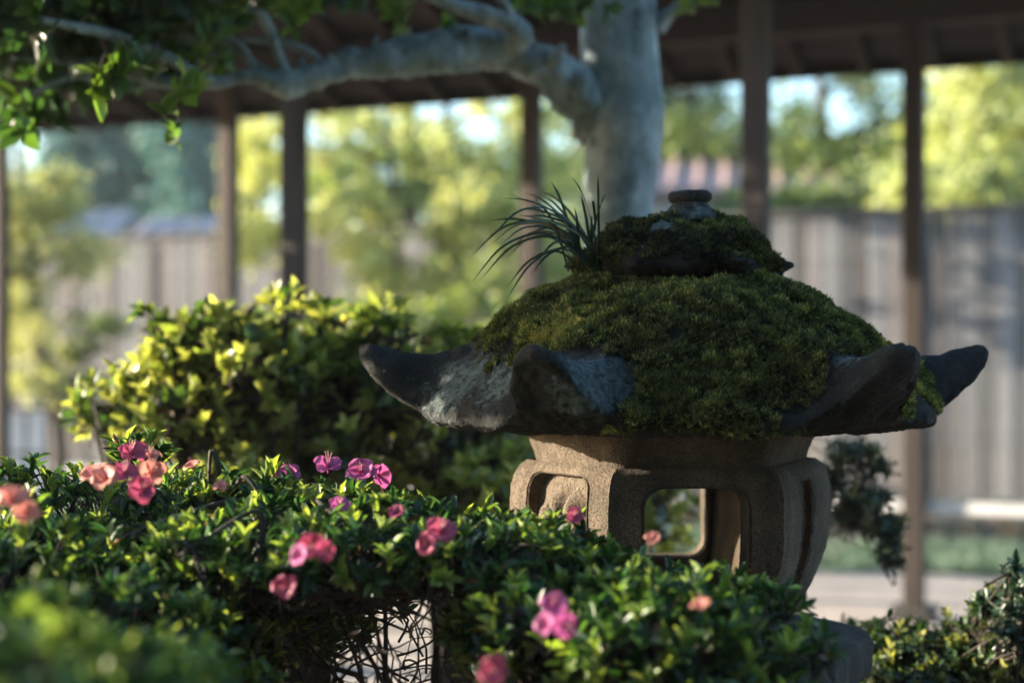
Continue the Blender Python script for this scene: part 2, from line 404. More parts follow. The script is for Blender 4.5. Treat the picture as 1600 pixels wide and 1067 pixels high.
# grass strip before the fence
def grass_strip():
    n = 26000; nn = rng.uniform(8.85, 10.1, n); tt = rng.uniform(-5, 14, n)
    wob = .12*np.sin(tt*2.3)+.08*np.sin(tt*5.1)
    O = np.stack([(nn+wob)*n_[0]+tt*u_[0], (nn+wob)*n_[1]+tt*u_[1], np.full(n, .0)], 1)
    D = norm(np.array([0, 0, 1.])+rng.normal(size=(n, 3))*.4); U = rand_dir(n)
    me = leaves_mesh('grass', LT_CARD, O, D, U, rng.uniform(.05, .11, n), rng.uniform(.008, .016, n), np.clip(rng.normal(.5, .2, n), 0, 1))
    me.materials.append(M['lawn']); o = bpy.data.objects.new('grass', me); COL.objects.link(o); o['kind'] = 'stuff'
    o['label'] = 'strip of blue green grass in the shade along the fence'
grass_strip()

# ------------------------------------------------------------------ covered walkway
WN, WF, SP = 5.29, 7.42, 1.88          # near and far post rows, post spacing
T0 = 1.41
EZ = CZ+1.345
def walkway():
    base = Q((WN+WF)/2, T0); w = thing('covered_walkway', 'dark timber covered walkway on square posts with an open rafter roof', 'walkway', base)
    ks = range(-1, 4)
    for row, mat in ((WN, 'timber_l'), (WF, 'timber_l')):
        for k in ks:
            t = T0+k*SP; dt = .07 if row == WN else {0: -.09, 3: -.22}.get(k, -.02); ps = .088 if row == WN else .096
            h = EZ+.17 if row == WN else EZ+.13
            p = Q(row, t+dt, .06+(h-.06)/2)
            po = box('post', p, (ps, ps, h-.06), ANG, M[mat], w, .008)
            part('post_base', box_mesh(.2, .2, .06, .012, M['base']), None, w, loc=Q(row, t+dt, .034)).rotation_euler = (0, 0, ANG)
    L = 9.7; tc = T0+2.16
    for row in (WN, WF):
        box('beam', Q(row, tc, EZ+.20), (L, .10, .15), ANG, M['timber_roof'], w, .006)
    # tie beams and king posts
    for k in ks:
        a = Q(WN-.1, T0+k*SP+.07, EZ+.32); b = Q(WF+.1, T0+k*SP-.02, EZ+.32); c = (a+b)/2
        d = b-a; box('tie_beam', c, (np.linalg.norm(d), .09, .11), math.atan2(d[1], d[0]), M['timber_roof'], w, .006)
        box('king_post', c+np.array([0, 0, .2]), (.08, .08, .29), ANG, M['timber_roof'], w, .006)
    mid = (WN+WF)/2; half = (WF-WN)/2; eo = .62; sl = .40
    box('ridge_beam', Q(mid, tc, EZ+.26+sl*(half)+.0), (L, .09, .12), ANG, M['timber_roof'], w, .006)
    run = half+eo; pitch = math.atan(sl); ln = run/math.cos(pitch)
    nr = int(L/.34)
    for side in (-1, 1):
        # slope from the ridge (z high) to the eave
        ez = EZ+.045; rz_ = ez+run*sl
        rotm = Matrix.Rotation(ANG, 4, 'Z') @ Matrix.Rotation(pitch*side, 4, 'X')   # local y points across
        for i in range(nr):
            t = tc-L/2+(i+.5)*L/nr
            c = Q(mid+side*run/2, t, (ez+rz_)/2)
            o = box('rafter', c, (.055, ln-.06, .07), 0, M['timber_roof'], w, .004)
            # across-direction n_ is local -y when ANG is used, so pitch sign follows the side
            o.rotation_euler = rotm.to_euler()
        nb = 9; bw = ln/nb
        for j in range(nb):
            s = (j+.5)*bw; hz = s*math.cos(pitch); dz = s*math.sin(pitch)
            c = Q(mid+side*hz, tc, rz_-dz+.036/math.cos(pitch)+.012+(.003 if j % 2 else 0))
            o = box('roof_board', c, (L+.1, bw-.006, .018), 0, M['timber_roof'], w, .002); o.rotation_euler = rotm.to_euler()
        # eave fascia and shingle layer on top
        c = Q(mid+side*(run+.012), tc, ez+.02); o = box('fascia', c, (L+.1, .022, .10), 0, M['timber_roof'], w, .003); o.rotation_euler = rotm.to_euler()
        c = Q(mid+side*run/2*1.02, tc, (ez+rz_)/2+.105); o = box('shingle_layer', c, (L+.2, ln+.1, .05), 0, M['capwood'], w, .006); o.rotation_euler = rotm.to_euler()
walkway()

# ------------------------------------------------------------------ fence
FC = 12.17
def fence():
    b = Q(FC, 6); f = thing('board_fence', 'tall fence of weathered upright boards with a dark cap rail', 'fence', b)
    t = -2.5; zt = CZ+.985; zb = CZ-1.175; i = 0
    while t < 22:
        wd = [.118, .126, .112, .121][i % 4]; hh = zt-zb; off = (.004 if i % 2 else 0)
        o = box('board', Q(FC-off, t+wd/2, (zt+zb)/2), (wd-.009, .018, hh), ANG, M['board'], f, .002)
        o.rotation_euler = (0, rng.normal()*.002, ANG); t += wd; i += 1
    box('cap_rail', Q(FC, 9.75, zt+.02), (24.6, .09, .045), ANG, M['capwood'], f, .004)
    for z in (.45, 1.9): box('rail', Q(FC+.04, 9.75, z), (24.6, .05, .09), ANG, M['capwood'], f, .004)
    for k in range(14):
        box('fence_post', Q(FC+.02, -2.2+.72+k*1.8, 1.1), (.1, .09, 2.2), ANG, M['capwood'], f, .004)
    for k in range(14):
        box('brace_post', Q(FC-.06, -2.2+.9+k*1.8+.2, .10), (.11, .08, .2), ANG, M['capwood'], f, .004)
    k = part('concrete_kerb', box_mesh(24.6, .3, .16, .01, M['concrete']), None, None, loc=Q(FC+.2, 9.75, .05)); k.rotation_euler = (0, 0, ANG)
    k['label'] = 'long pale concrete kerb under the foot of the board fence'; k['category'] = 'kerb'
fence()
def edging():
    k = 0; t = -1.2
    while t < 13.5 and k < 60:
        wd = rng.uniform(.16, .34); bm = bmesh.new(); bmesh.ops.create_icosphere(bm, subdivisions=2, radius=1)
        s = rng.uniform(.07, .12)
        for v in bm.verts:
            q = v.co.copy(); m = max(abs(q.x), abs(q.y), abs(q.z)); q = q*(.55+.45/m*.8)
            nz = 1+.16*math.sin(q.x*5+k)+.12*math.sin(q.y*6+k*2); v.co = Vector((q.x*wd/2*nz, q.y*.11*nz, q.z*s*nz))
        me = bpy.data.meshes.new('stone'); bm.to_mesh(me); bm.free(); me.materials.append(M['stone_y'])
        p = Q(10.9+rng.normal()*.05, t, s*.5)
        o = bpy.data.objects.new('edging_stone', me); COL.objects.link(o); o.location = p; o.rotation_euler = (0, 0, ANG+rng.normal()*.2)
        o['label'] = 'rough tan edging stone in the low row before the board fence'; o['category'] = 'stone'; o['group'] = 'edging stones before the fence'
        t += wd*1.02; k += 1
edging()

# ------------------------------------------------------------------ background trees and houses
def bg_tree(label, base, trunk_pts, tr, lobes, leafmat, nleaf, lsize, clump=60, name='tree', catg='tree', barkm='darkbark', csize=.28, tmean=.62, branches=True, group=None):
    t = thing(name, label, catg, base, group)
    b = np.array(base, float); pts = [b]+[np.array(p, float) for p in trunk_pts]
    path = catmull(pts, 6); rad = np.linspace(tr, tr*.35, len(path)); rad[0] *= 1.3
    V, Fs = tube(path, rad, 10); V = V+.12*tr*fbm(V, 4, 3, 5)[:, None]
    part('trunk', mesh_np('trunk', V, Fs), M[barkm], t)
    items = []; O = []; T = []
    for (c, r, dens) in lobes:
        c = np.array(c, float)
        st = path[min(len(path)-1, int(np.argmin(np.abs(path[:, 2]-(c[2]-.35*r[2])))))]
        m = (st+c)/2+np.array([0, 0, .08]); pp = catmull([st, m, c], 4)
        items.append(tube(pp, np.linspace(tr*.4, tr*.12, len(pp)), 6))
        for _ in range(5):
            e = c+rand_dir(1)[0]*np.array(r)*.8; pp = catmull([c, (c+e)/2+rng.normal(size=3)*.06, e], 3); items.append(tube(pp, np.linspace(tr*.13, tr*.03, len(pp)), 5))
        k = max(3, int(clump*dens)); d = rand_dir(k); cc = c+d*np.array(r)*(rng.uniform(.35, 1, k)**.6)[:, None]
        per = max(4, int(nleaf*dens/k)); tn = np.clip(rng.normal(tmean, .16, k), 0, 1)
        for q in range(k):
            s = csize*rng.uniform(.6, 1.3); O.append(cc[q]+rng.normal(size=(per, 3))*s*np.array([.5, .5, .36])); T.append(np.clip(tn[q]+rng.normal(size=per)*.13, 0, 1))
    O = np.vstack(O); T = np.concatenate(T); n = len(O)
    V, Fs = join_geo(items); part('branches', mesh_np('branches', V, Fs), M[barkm], t, kind='stuff')
    D = norm(rand_dir(n)+np.array([0, 0, -.3])); U = norm(rand_dir(n)+np.array([0, 0, .8]))
    me = leaves_mesh('crown', LT_CARD, O, D, U, lsize*rng.uniform(.6, 1.3, n), lsize*.62*rng.uniform(.6, 1.2, n), T)
    part('crown', me, M[leafmat], t, kind='stuff'); return t

def lobe(px, py, Y, rpx, rpy, ry, dens=1.0): 
    return (P(px, py, Y), (rpx/F*Y, ry, rpy/F*Y), dens)
def G(px, Y): return (( px-800)/F*Y, Y, 0)

# trees between the walkway and the fence
bg_tree('slim lime green tree with dark trunk, left one of two behind the walkway centre', G(612, 12.2), [P(612, 520, 12.2), P(616, 330, 12.2), P(600, 120, 12.2)], .055,
        [lobe(540, 330, 12.1, 90, 70, .5, 1.0), lobe(500, 215, 12.2, 80, 60, .5, .35), lobe(640, 410, 11.9, 110, 60, .5, 1.0), lobe(590, 200, 12.3, 100, 40, .5, .35),
         lobe(400, 330, 12.1, 50, 120, .4, .8), lobe(420, 230, 12.1, 40, 60, .4, .5)], 'limeleaf', 1500, .075, 22, csize=.15, tmean=.68)
bg_tree('slim green tree with dark upper trunk, right one of two behind the walkway centre', G(694, 11.9), [P(694, 520, 11.9), P(690, 330, 11.9), P(700, 130, 11.9)], .08,
        [lobe(740, 330, 11.8, 80, 60, .5, 1.0), lobe(700, 245, 11.9, 90, 45, .5, .55), lobe(860, 250, 12.0, 60, 70, .5, .55), lobe(770, 440, 11.7, 110, 70, .5, 1.2),
         lobe(870, 380, 11.9, 70, 80, .5, .8), lobe(800, 190, 11.9, 70, 40, .5, .3)], 'limeleaf', 1500, .075, 24, csize=.15, tmean=.62)
bg_tree('low rounded lime green shrub behind the walkway between the two slim trees', G(700, 11.2), [P(700, 600, 11.2)], .04,
        [lobe(640, 520, 11.2, 110, 70, .5, 1.0), lobe(760, 520, 11.1, 110, 80, .5, 1.1), lobe(560, 600, 11.2, 120, 60, .5, 1.0), lobe(440, 560, 11.2, 80, 80, .5, .9), lobe(850, 600, 11.1, 90, 90, .5, 1.0)],
        'greenleaf', 1700, .07, 26, name='shrub', catg='shrub', csize=.16, tmean=.75)
bg_tree('pale yellow leaved tree at the far left beyond the walkway', G(70, 12.0), [P(95, 700, 12.0), P(60, 520, 12.0), P(40, 330, 12.0), P(20, 160, 12.0)], .07,
        [lobe(50, 300, 12.1, 75, 70, .4, 1.1), lobe(15, 430, 12.0, 60, 90, .4, .9), lobe(60, 560, 11.9, 45, 60, .4, .45), lobe(140, 400, 12.2, 40, 30, .3, .3)],
        'yellowleaf', 1700, .07, 24, csize=.17)
bg_tree('small dark green shrub beside the yellow tree beyond the walkway', G(140, 12.2), [P(135, 640, 12.2)], .03,
        [lobe(140, 520, 12.2, 60, 36, .3, .8), lobe(110, 620, 12.1, 60, 60, .3, .8)], 'greenleaf', 900, .055, 18, name='shrub', catg='shrub', csize=.13, tmean=.2)
# trees beyond the fence
bg_tree('rounded light green tree beyond the fence at the right edge', G(1540, 17), [P(1540, 300, 17), P(1540, 180, 17)], .16,
        [lobe(1540, 230, 17, 110, 90, 1.0, 1.6), lobe(1660, 180, 17, 100, 110, 1, 1.2), lobe(1480, 300, 16.5, 90, 50, .8, 1.2), lobe(1600, 300, 16.3, 90, 50, .8, 1.2), lobe(1560, 120, 17, 90, 50, .8, .7)],
        'limeleaf', 2600, .12, 40, csize=.3, tmean=.42)
bg_tree('tall loose green tree beyond the fence between the two right posts', G(1290, 19), [P(1290, 300, 19), P(1280, 120, 19)], .16,
        [lobe(1280, 270, 19, 90, 45, 1, 1.0), lobe(1230, 180, 19, 80, 40, 1, .24), lobe(1340, 140, 19, 80, 40, 1, .2), lobe(1370, 270, 18.5, 70, 60, 1, .9), lobe(1250, 330, 18, 110, 30, 1, 1.0), lobe(1430, 200, 19, 50, 50, 1, .35), lobe(1300, 60, 19, 130, 40, 1, .2)],
        'greenleaf', 2300, .12, 34, csize=.3, tmean=.45)
bg_tree('loose green tree beyond the fence behind the pale trunk', G(1080, 20), [P(1080, 300, 20), P(1080, 100, 20)], .16,
        [lobe(1090, 210, 20, 70, 30, 1, .7), lobe(1060, 150, 20, 70, 40, 1, .45), lobe(1130, 240, 20, 60, 22, 1, .6), lobe(1000, 200, 20, 70, 60, 1, .6), lobe(900, 150, 20.5, 90, 60, 1, .5)],
        'greenleaf', 1900, .12, 28, csize=.3, tmean=.4)
bg_tree('spreading green tree beyond the fence behind the slim trees', G(640, 18), [P(640, 300, 18), P(640, 100, 18)], .16,
        [lobe(560, 300, 18, 110, 50, 1, 1.0), lobe(740, 290, 18, 120, 50, 1, 1.0), lobe(640, 240, 18, 100, 25, 1, .25), lobe(860, 290, 18, 90, 40, 1, .7)],
        'greenleaf', 2000, .11, 30, csize=.24, tmean=.62)
def evergreen(label, x, y, r, h, n, size, seedless=0, zlo=.2):
    t = thing('unseen_evergreen', label, 'tree', (x, y, 0))
    V, Fs = tube(catmull([(x, y, 0), (x+.05, y, h*.5), (x, y+.05, h*.9)], 5), np.linspace(.09, .03, 11), 8); part('trunk', mesh_np('trunk', V, Fs), M['darkbark'], t)
    d = rand_dir(n); k = rng.uniform(.55, 1, n)[:, None]**.5; k = k*(1+.25*fbm(d*2+x, 1.5, 3, 3))[:, None]
    O = np.array([x, y, (zlo+h)/2])+d*k*np.array([r, r, (h-zlo)/2])
    me = leaves_mesh('crown', LT_CARD, O, norm(d+rand_dir(n)), norm(d+rand_dir(n)*.6), size*rng.uniform(.7, 1.3, n), size*.6*rng.uniform(.7, 1.3, n), np.clip(rng.normal(.35, .18, n), 0, 1)); part('crown', me, M['treeleaf'], t, kind='stuff')
for i, x in enumerate((-4.6, -2.3, .1, 2.5, 4.9, 7.2)):  # unseen row behind the camera, added to darken the lantern front
    evergreen(['broad evergreen at the end of the unseen row added to block sky', 'tall evergreen second in the unseen row added to block sky', 'tall evergreen in the middle of the unseen row added to block sky', 'dense evergreen fourth in the unseen row added to block sky', 'dense evergreen fifth in the unseen row added to block sky', 'broad evergreen at the far end of the unseen row added to block sky'][i], x, -3.0-.25*(i % 2), 1.55, 6.5, 5000, .24)
evergreen('round unseen evergreen added beside the walkway to shade its near posts', -3.75, 6.1, .95, 3.9, 4000, .13, zlo=1.3)  # out of view, added to keep the near posts dark
for i, (px, top, Y, rr, lab) in enumerate([(150, 215, 34, 90, 'dark blue green conifer far beyond the left fence, behind the pale house'), (235, 190, 36, 95, 'dark blue green conifer far beyond the left fence, middle of three'),
                                  (320, 200, 33, 90, 'dark blue green conifer far beyond the left fence, beside the thin post')]):
    bg_tree(lab, G(px, Y), [P(px, 350, Y), P(px, top+10, Y)], .25,
        [lobe(px, 340, Y, rr, 50, 1.2, 1.4), lobe(px+20, 280, Y, rr*.85, 50, 1.2, 1.4), lobe(px-15, top+25, Y, rr*.8, 50, 1.2, 1.4), lobe(px+30, top-50, Y, rr*.7, 60, 1.2, 1.2)], 'tealleaf', 2600, .2, 36, csize=.5, name='conifer', tmean=.35+.12*i, group='conifers far beyond the fence')
def hills():
    xs = np.linspace(-160, 160, 120); V = []
    for j, (y, k) in enumerate(((120, 0), (170, 1), (240, .6))):
        for x in xs:
            V.append((x, y, 0 if k == 0 else k*(5+1.5*math.sin(x*.05+1)+.8*math.sin(x*.13))))
    n = 120; Fq = [(j*n+i, j*n+i+1, (j+1)*n+i+1, (j+1)*n+i) for j in range(2) for i in range(n-1)]
    o = part('hill', mesh_np('hill', V, [np.array(Fq)]), mat_plain('far_wood', (.02, .05, .04), (.05, .1, .07), .95, .3), None); o['kind'] = 'structure'
hills()

def house(label, c, wd, dp, hw, hr, wallm, roofm, rz=0.0, wins=((0, 1.3),)):
    h = thing('house', label, 'house', c); c = Vector(c)
    def loc(x, y, z): return c+Matrix.Rotation(rz, 3, 'Z') @ Vector((x, y, z))
    box('wall', loc(0, 0, hw/2), (wd, dp, hw), rz, M[wallm], h, .01)
    # gable ends and tiled slopes
    g = bpy.data.meshes.new('gable'); g.from_pydata([(-wd/2, -dp/2, hw), (-wd/2, dp/2, hw), (-wd/2, 0, hw+hr), (wd/2, -dp/2, hw), (wd/2, dp/2, hw), (wd/2, 0, hw+hr)], [],
        [(0, 2, 1), (3, 4, 5), (0, 1, 4, 3)]); o = part('gable', g, M[wallm], h, loc=c); o.rotation_euler = (0, 0, rz)
    pt = math.atan2(hr, dp/2); ln = math.hypot(hr, dp/2)+.35
    for s in (-1, 1):
        mid = ln/2
        o = box('roof', loc(0, s*(mid*math.cos(pt)), hw+hr-mid*math.sin(pt)+.09), (wd+.6, ln, .10), 0, M[roofm], h, .01)
        o.rotation_euler = (Matrix.Rotation(rz, 4, 'Z') @ Matrix.Rotation(-s*pt, 4, 'X')).to_euler()
        k = int((wd+.6)/.3)
        for i in range(k):                 # rolls of the tiled roof
            b = part('tile_roll', box_mesh(.07, ln*.985, .05, .015, M[roofm]), None, o); b.location = (-(wd+.6)/2+(i+.5)*(wd+.6)/k, 0, .066)
    for wx, wz in wins:
        f = box('window', loc(wx, -dp/2-.02, wz), (1.0, .05, .8), rz, M['concrete'], h, .005)
        b = part('pane', box_mesh(.86, .03, .66, 0, M['glass']), None, f); b.location = (0, -.02, 0)
house('pale house with faded pink tiled roof beyond the fence, behind the lantern top', (3.6, 20.5, 0), 5.0, 4.5, 3.05, .75, 'plaster', 'tile_pink', R(-8), ((-1, 1.9), (1.2, 1.9)))
house('white house with low roof beyond the left fence', (-6.7, 24.0, 0), 1.2, 3, 2.75, .42, 'plaster', 'tile_grey', R(4), ((0, 2.6),))
house('grey roofed house beyond the fence between the two left posts', (-4.0, 22.5, 0), 1.9, 4, 2.2, .75, 'plaster', 'tile_grey', R(-6), ((0, 1.6),))

def screen():
    Ys = 11.0; c = P(25, 690, Ys); b = (c[0], c[1], 0); s = thing('screen_panel', 'low white screen panel with dark bars at the far left edge', 'screen', b)
    z0, z1 = CZ-1.1, CZ-.48; x0 = P(-60, 0, Ys)[0]; x1 = P(74, 0, Ys)[0]
    wd = (x1-x0)/4
    for i in range(4):
        for j in range(2):
            hz = (z1-z0)/2; box('panel', (x0+(i+.5)*wd, Ys, z0+(j+.5)*hz), (wd-.02, .012, hz-.02), 0, M['plaster'], s, .001)
    for i in range(5): box('upright', (x0+i*wd, Ys, (z1)/2), (.018, .03, z1), 0, M['timber'], s, .002)
    for z in (z0, (z0+z1)/2, z1): box('bar', ((x0+x1)/2, Ys-.015, z), (x1-x0, .016, .016), 0, M['timber'], s, .002)
screen()

# ------------------------------------------------------------------ stone lantern
LX, LY = .214, 2.05
LC = np.array([LX, LY])
TH0 = 2.0                                # one corner of the hexagon points this way
lantern = thing('stone_lantern', 'mossy six sided stone lantern with upturned roof corners among the azaleas', 'lantern', (LX, LY, 0))

def corner_w(th, r, width, skew=0):
    """1 on a corner line, 0 between corners; th in degrees"""
    a = (th-TH0) % 60; a = np.where(a > 30, a-60, a); d = r*np.sin(np.radians(a))
    return np.exp(-np.abs(d/width)**2.8), a

def capped(name, apo, horn, wdt, mid_top, cor_top, mid_bot, cor_bot, nth=420, nr=90, amp=.004, seed=1, horn_id=None, mossf=None, warp=None):
    """a hexagonal cap stone with upturned corners, as one closed surface. profiles: [(r,z)...] z relative to eye height"""
    th = np.linspace(0, 360, nth, endpoint=False)
    w0, a = corner_w(th, horn*.9, wdt)
    E = apo/np.cos(np.radians(a))*1.0; E = np.minimum(E, apo*1.03); E = np.maximum(E, apo+(.352/.318-1)*apo*np.exp(-(horn*.9*np.sin(np.radians(a))/(wdt*2.1))**2)); E = E+(horn-E)*w0
    s = np.linspace(0, 1, nr); rr = 1-(1-s)**1.9
    def surf(top):
        r = E[:, None]*rr[None]; wr, _ = corner_w(th[:, None]+0*r, r, wdt*(1.15 if top else 1.4))
        wr = wr*np.clip((r-.25*horn)/(.3*horn), 0, 1)
        mt, ct = (mid_top, cor_top) if top else (mid_bot, cor_bot)
        sc = np.where(r > apo, 1, 1)
        zm = np.interp(r, *zip(*mt)); zc = np.interp(r, *zip(*ct)); z = zm*(1-wr)+zc*wr
        return r, z
    rt, zt = surf(True); rb, zb = surf(False)
    u = (rt/E[:, None]); hh = np.sqrt(np.clip(1-u**11, 0, 1))
    zmid = (zt*.5+zb*.5)
    zt2 = zmid+(zt-zmid)*hh; zb2 = zmid+(zb-zmid)*hh
    def xyz(r, z): t = np.radians(th)[:, None]; return np.stack([LX+r*np.cos(t), LY+r*np.sin(t), CZ+z], -1)
    Vt = xyz(rt, zt2); Vb = xyz(rb, zb2)[:, ::-1][:, 1:]
    G_ = np.concatenate([Vt, Vb], 1); m = G_.shape[1]
    V = G_.reshape(-1, 3)
    i = np.arange(nth)[:, None]; j = np.arange(m-1)[None]; i2 = (i+1) % nth
    Fq = np.stack([i*m+j, i2*m+j, i2*m+j+1, i*m+j+1], -1).reshape(-1, 4)[:, ::-1]
    rad = norm(V-np.array([LX, LY, CZ-.02])); 
    nz = fbm(V, 14, 4, seed)*amp*1.6+fbm(V, 45, 4, seed+3)*amp*1.0-np.abs(fbm(V, 95, 4, seed+5))*amp*.75
    top = np.concatenate([np.ones(nr), np.zeros(nr-1)]); top = np.tile(top, nth)
    dirn = norm(rad*np.array([1, 1, .4])*.6+np.stack([0*nz, 0*nz, top*2-1], 1)*.6)
    fr = np.tile(np.concatenate([rr, rr[::-1][1:]]), nth)
    V2 = V+dirn*(nz*np.clip(fr*5, 0, 1))[:, None]
    rxy = np.hypot(V[:, 0]-LX, V[:, 1]-LY); tt = (np.degrees(np.arctan2(V[:, 1]-LY, V[:, 0]-LX))) % 360
    ms = mossf(rxy, tt, V, top) if mossf else np.zeros(len(V))
    return V2, [Fq], ms, top

def moss_fn(r, th, V, top):
    """where the moss has spread on the big roof"""
    lim = np.full(len(r), .30)
    w, a = corner_w(th, r, .040)
    d = (th-TH0) % 360
    face = np.floor(d/60).astype(int)       # 0 right-back ... 4 front, 3 left-front, 5 right-front
    lim = np.where(face == 4, .345, lim); lim = np.where(face == 3, .262, lim); lim = np.where(face == 5, .335, lim); lim = np.where(face < 3, .30, lim)
    nz = fbm(V, 16, 4, 21)*.045
    hornlim = np.where(((d > 170) & (d < 190)), .235, np.where((d > 225) & (d < 255), .262, np.where((d > 285) & (d < 312), .292, .28)))
    lim = lim*(1-w)+hornlim*w
    m = np.clip((lim+nz-r)/.02+.5, 0, 1)
    m = m*np.clip((fbm(V, 26, 3, 91)+.52)/.08, 0, 1); return m*np.clip(top+ (V[:, 2] > CZ-.10)*(face == 4)*.8, 0, 1)

mid_top = [(0, .068), (.08, .068), (.13, .069), (.16, .059), (.19, .048), (.24, .014), (.27, -.014), (.30, -.044), (.33, -.075), (.42, -.08)]
cor_top = [(0, .068), (.13, .064), (.16, .054), (.19, .044), (.235, .014), (.27, -.006), (.315, -.018), (.35, -.015), (.378, -.002), (.40, .010), (.43, .018)]
mid_bot = [(0, -.112), (.2, -.112), (.30, -.113), (.34, -.112), (.43, -.11)]
cor_bot = [(0, -.112), (.2, -.110), (.28, -.108), (.32, -.101), (.36, -.080), (.39, -.056), (.41, -.040), (.43, -.03)]
V, Fs, ms, top = capped('roof', .318, .412, .047, mid_top, cor_top, mid_bot, cor_bot, mossf=moss_fn, amp=.0065, nth=880, nr=120)
# pale crust beside the front left corner
lc = np.zeros(len(V))
for (c, rad_) in ((P(935, 585, 1.74), .055), (P(915, 600, 1.72), .05), (P(700, 580, 1.93), .07), (P(650, 580, 1.95), .035), (P(780, 585, 1.86), .045), (P(1350, 560, 1.78), .05), (P(1460, 590, 1.95), .03)):
    lc = np.maximum(lc, np.clip(1.2-np.linalg.norm(V-c, axis=1)/rad_, 0, 1))
bare_mask = fbm(V, 40, 3, 55)
ms = ms*np.where(np.linalg.norm(V-P(935, 585, 1.74), axis=1) < .052+.02*bare_mask, 0, 1)
lumps = ms*top*(.006+.010*fbm(V, 11, 3, 8)+.006*fbm(V, 30, 3, 9))
V = V+np.stack([0*lumps, -.3*lumps, lumps], 1)
roof_me = mesh_np('roof', V, Fs, {'moss': ms, 'lichen': lc}); roof = part('roof', roof_me, M['roof'], lantern)

def moss_tufts(name, V, F, mask, n, size, parent, seed=0, tm=.42, color_f=None):
    """short moss shoots standing on the masked faces"""
    tri = np.vstack([F[:, [0, 1, 2]], F[:, [0, 2, 3]]]); A, B, C = V[tri[:, 0]], V[tri[:, 1]], V[tri[:, 2]]
    cr = np.cross(B-A, C-A); ar = np.linalg.norm(cr, axis=1)*.5; nm = norm(cr); mk = mask[tri].mean(1)
    wt = ar*(mk > .35)*mk; pick = rng.choice(len(tri), n, p=wt/wt.sum())
    a, b = rng.random(n), rng.random(n); sw = a+b > 1; a[sw] = 1-a[sw]; b[sw] = 1-b[sw]
    p = A[pick]+a[:, None]*(B-A)[pick]+b[:, None]*(C-A)[pick]; nn = nm[pick]
    cl = fbm(p, 75, 3, seed+2)             # cushions
    Os, Ds, Us, Ls, Ws, Ts = [], [], [], [], [], []
    ax = norm(nn*.8+np.array([0, 0, .55])+rng.normal(size=(n, 3))*.42)
    hgt = size*np.clip(1+.9*cl+rng.normal(size=n)*.22, .35, 2.0)
    tv = tm+.40*fbm(p, 10, 3, seed+5)+.42*cl+rng.normal(size=n)*.16
    if color_f is not None: tv = tv+color_f(p)
    side = norm(np.cross(ax, rand_dir(n)))
    for k in range(3):
        r_ = norm(side*math.cos(k*2.1)+np.cross(ax, side)*math.sin(k*2.1))
        Os.append(p-ax*.002+ax*(hgt*.25*k)[:, None]); Ds.append(norm(ax+r_*(.25+.4*k))); Us.append(r_); Ls.append(hgt*(1-.18*k)); Ws.append(hgt*.20+.0006); Ts.append(np.clip(tv+.10*k-.05, 0, 1))
    cc = [np.concatenate(x) for x in (Os, Ds, Us, Ls, Ws, Ts)]
    return part(name, leaves_mesh(name, LT_CARD, *cc), M['moss'], parent, kind='stuff')
def sunlit_moss(p):      # golden tint paints the sun patch at the left edge of the cushion
    c = P(850, 530, 1.86); return .55*np.exp(-(np.linalg.norm(p-c, axis=1)/.055)**2)
moss_tufts('moss', V, Fs[0], ms*np.maximum(top, .8), 90000, .0072, lantern, 3, .42, sunlit_moss)

# small upper tier with its own corners
ut_mid = [(0, .166), (.03, .164), (.055, .158), (.08, .150), (.10, .139), (.111, .124), (.14, .112)]
ut_cor = [(0, .168), (.03, .166), (.06, .158), (.085, .150), (.100, .137), (.113, .120), (.122, .108), (.15, .104)]
ut_mb = [(0, .066), (.08, .068), (.10, .080), (.15, .090)]
ut_cb = [(0, .070), (.06, .07), (.10, .078), (.13, .086), (.15, .095)]
V2, Fs2, _, top2 = capped('tier', .119, .146, .018, ut_mid, ut_cor, ut_mb, ut_cb, 420, 80, .006, 9)
rxy = np.hypot(V2[:, 0]-LX, V2[:, 1]-LY)
V2 = V2+norm(V2-np.array([LX, LY, CZ+.1]))*(fbm(V2, 22, 3, 31)*.020*np.clip(rxy/.05, 0, 1))[:, None]
V2[:, 0] += .004
ms2 = np.clip(.85+1.0*fbm(V2, 24, 3, 41), 0, 1)*np.clip((.140-rxy)/.02, 0, 1)*np.clip((rxy-.028)/.01, 0, 1); ms2 = ms2*np.clip((V2[:, 2]-CZ-.088-.020*fbm(V2, 30, 3, 77))/.012, 0, 1)
lc2 = np.clip(1.2-np.linalg.norm(V2-P(1035, 355, 1.97), axis=1)/.02, 0, 1)
ms2 = ms2*np.where(np.linalg.norm(V2-P(1035, 355, 1.97), axis=1) < .014, 0, 1)
tier = part('upper_tier', mesh_np('upper_tier', V2, Fs2, {'moss': ms2*.95, 'lichen': lc2}), M['roof'], lantern)
moss_tufts('tier_moss', V2, Fs2[0], ms2, 12000, .0062, lantern, 13, .13, lambda p: .38*np.clip((p[:, 2]-CZ-.132)/.02, 0, 1)*np.clip((p[:, 0]-LX+.05)/.04, -.2, 1))

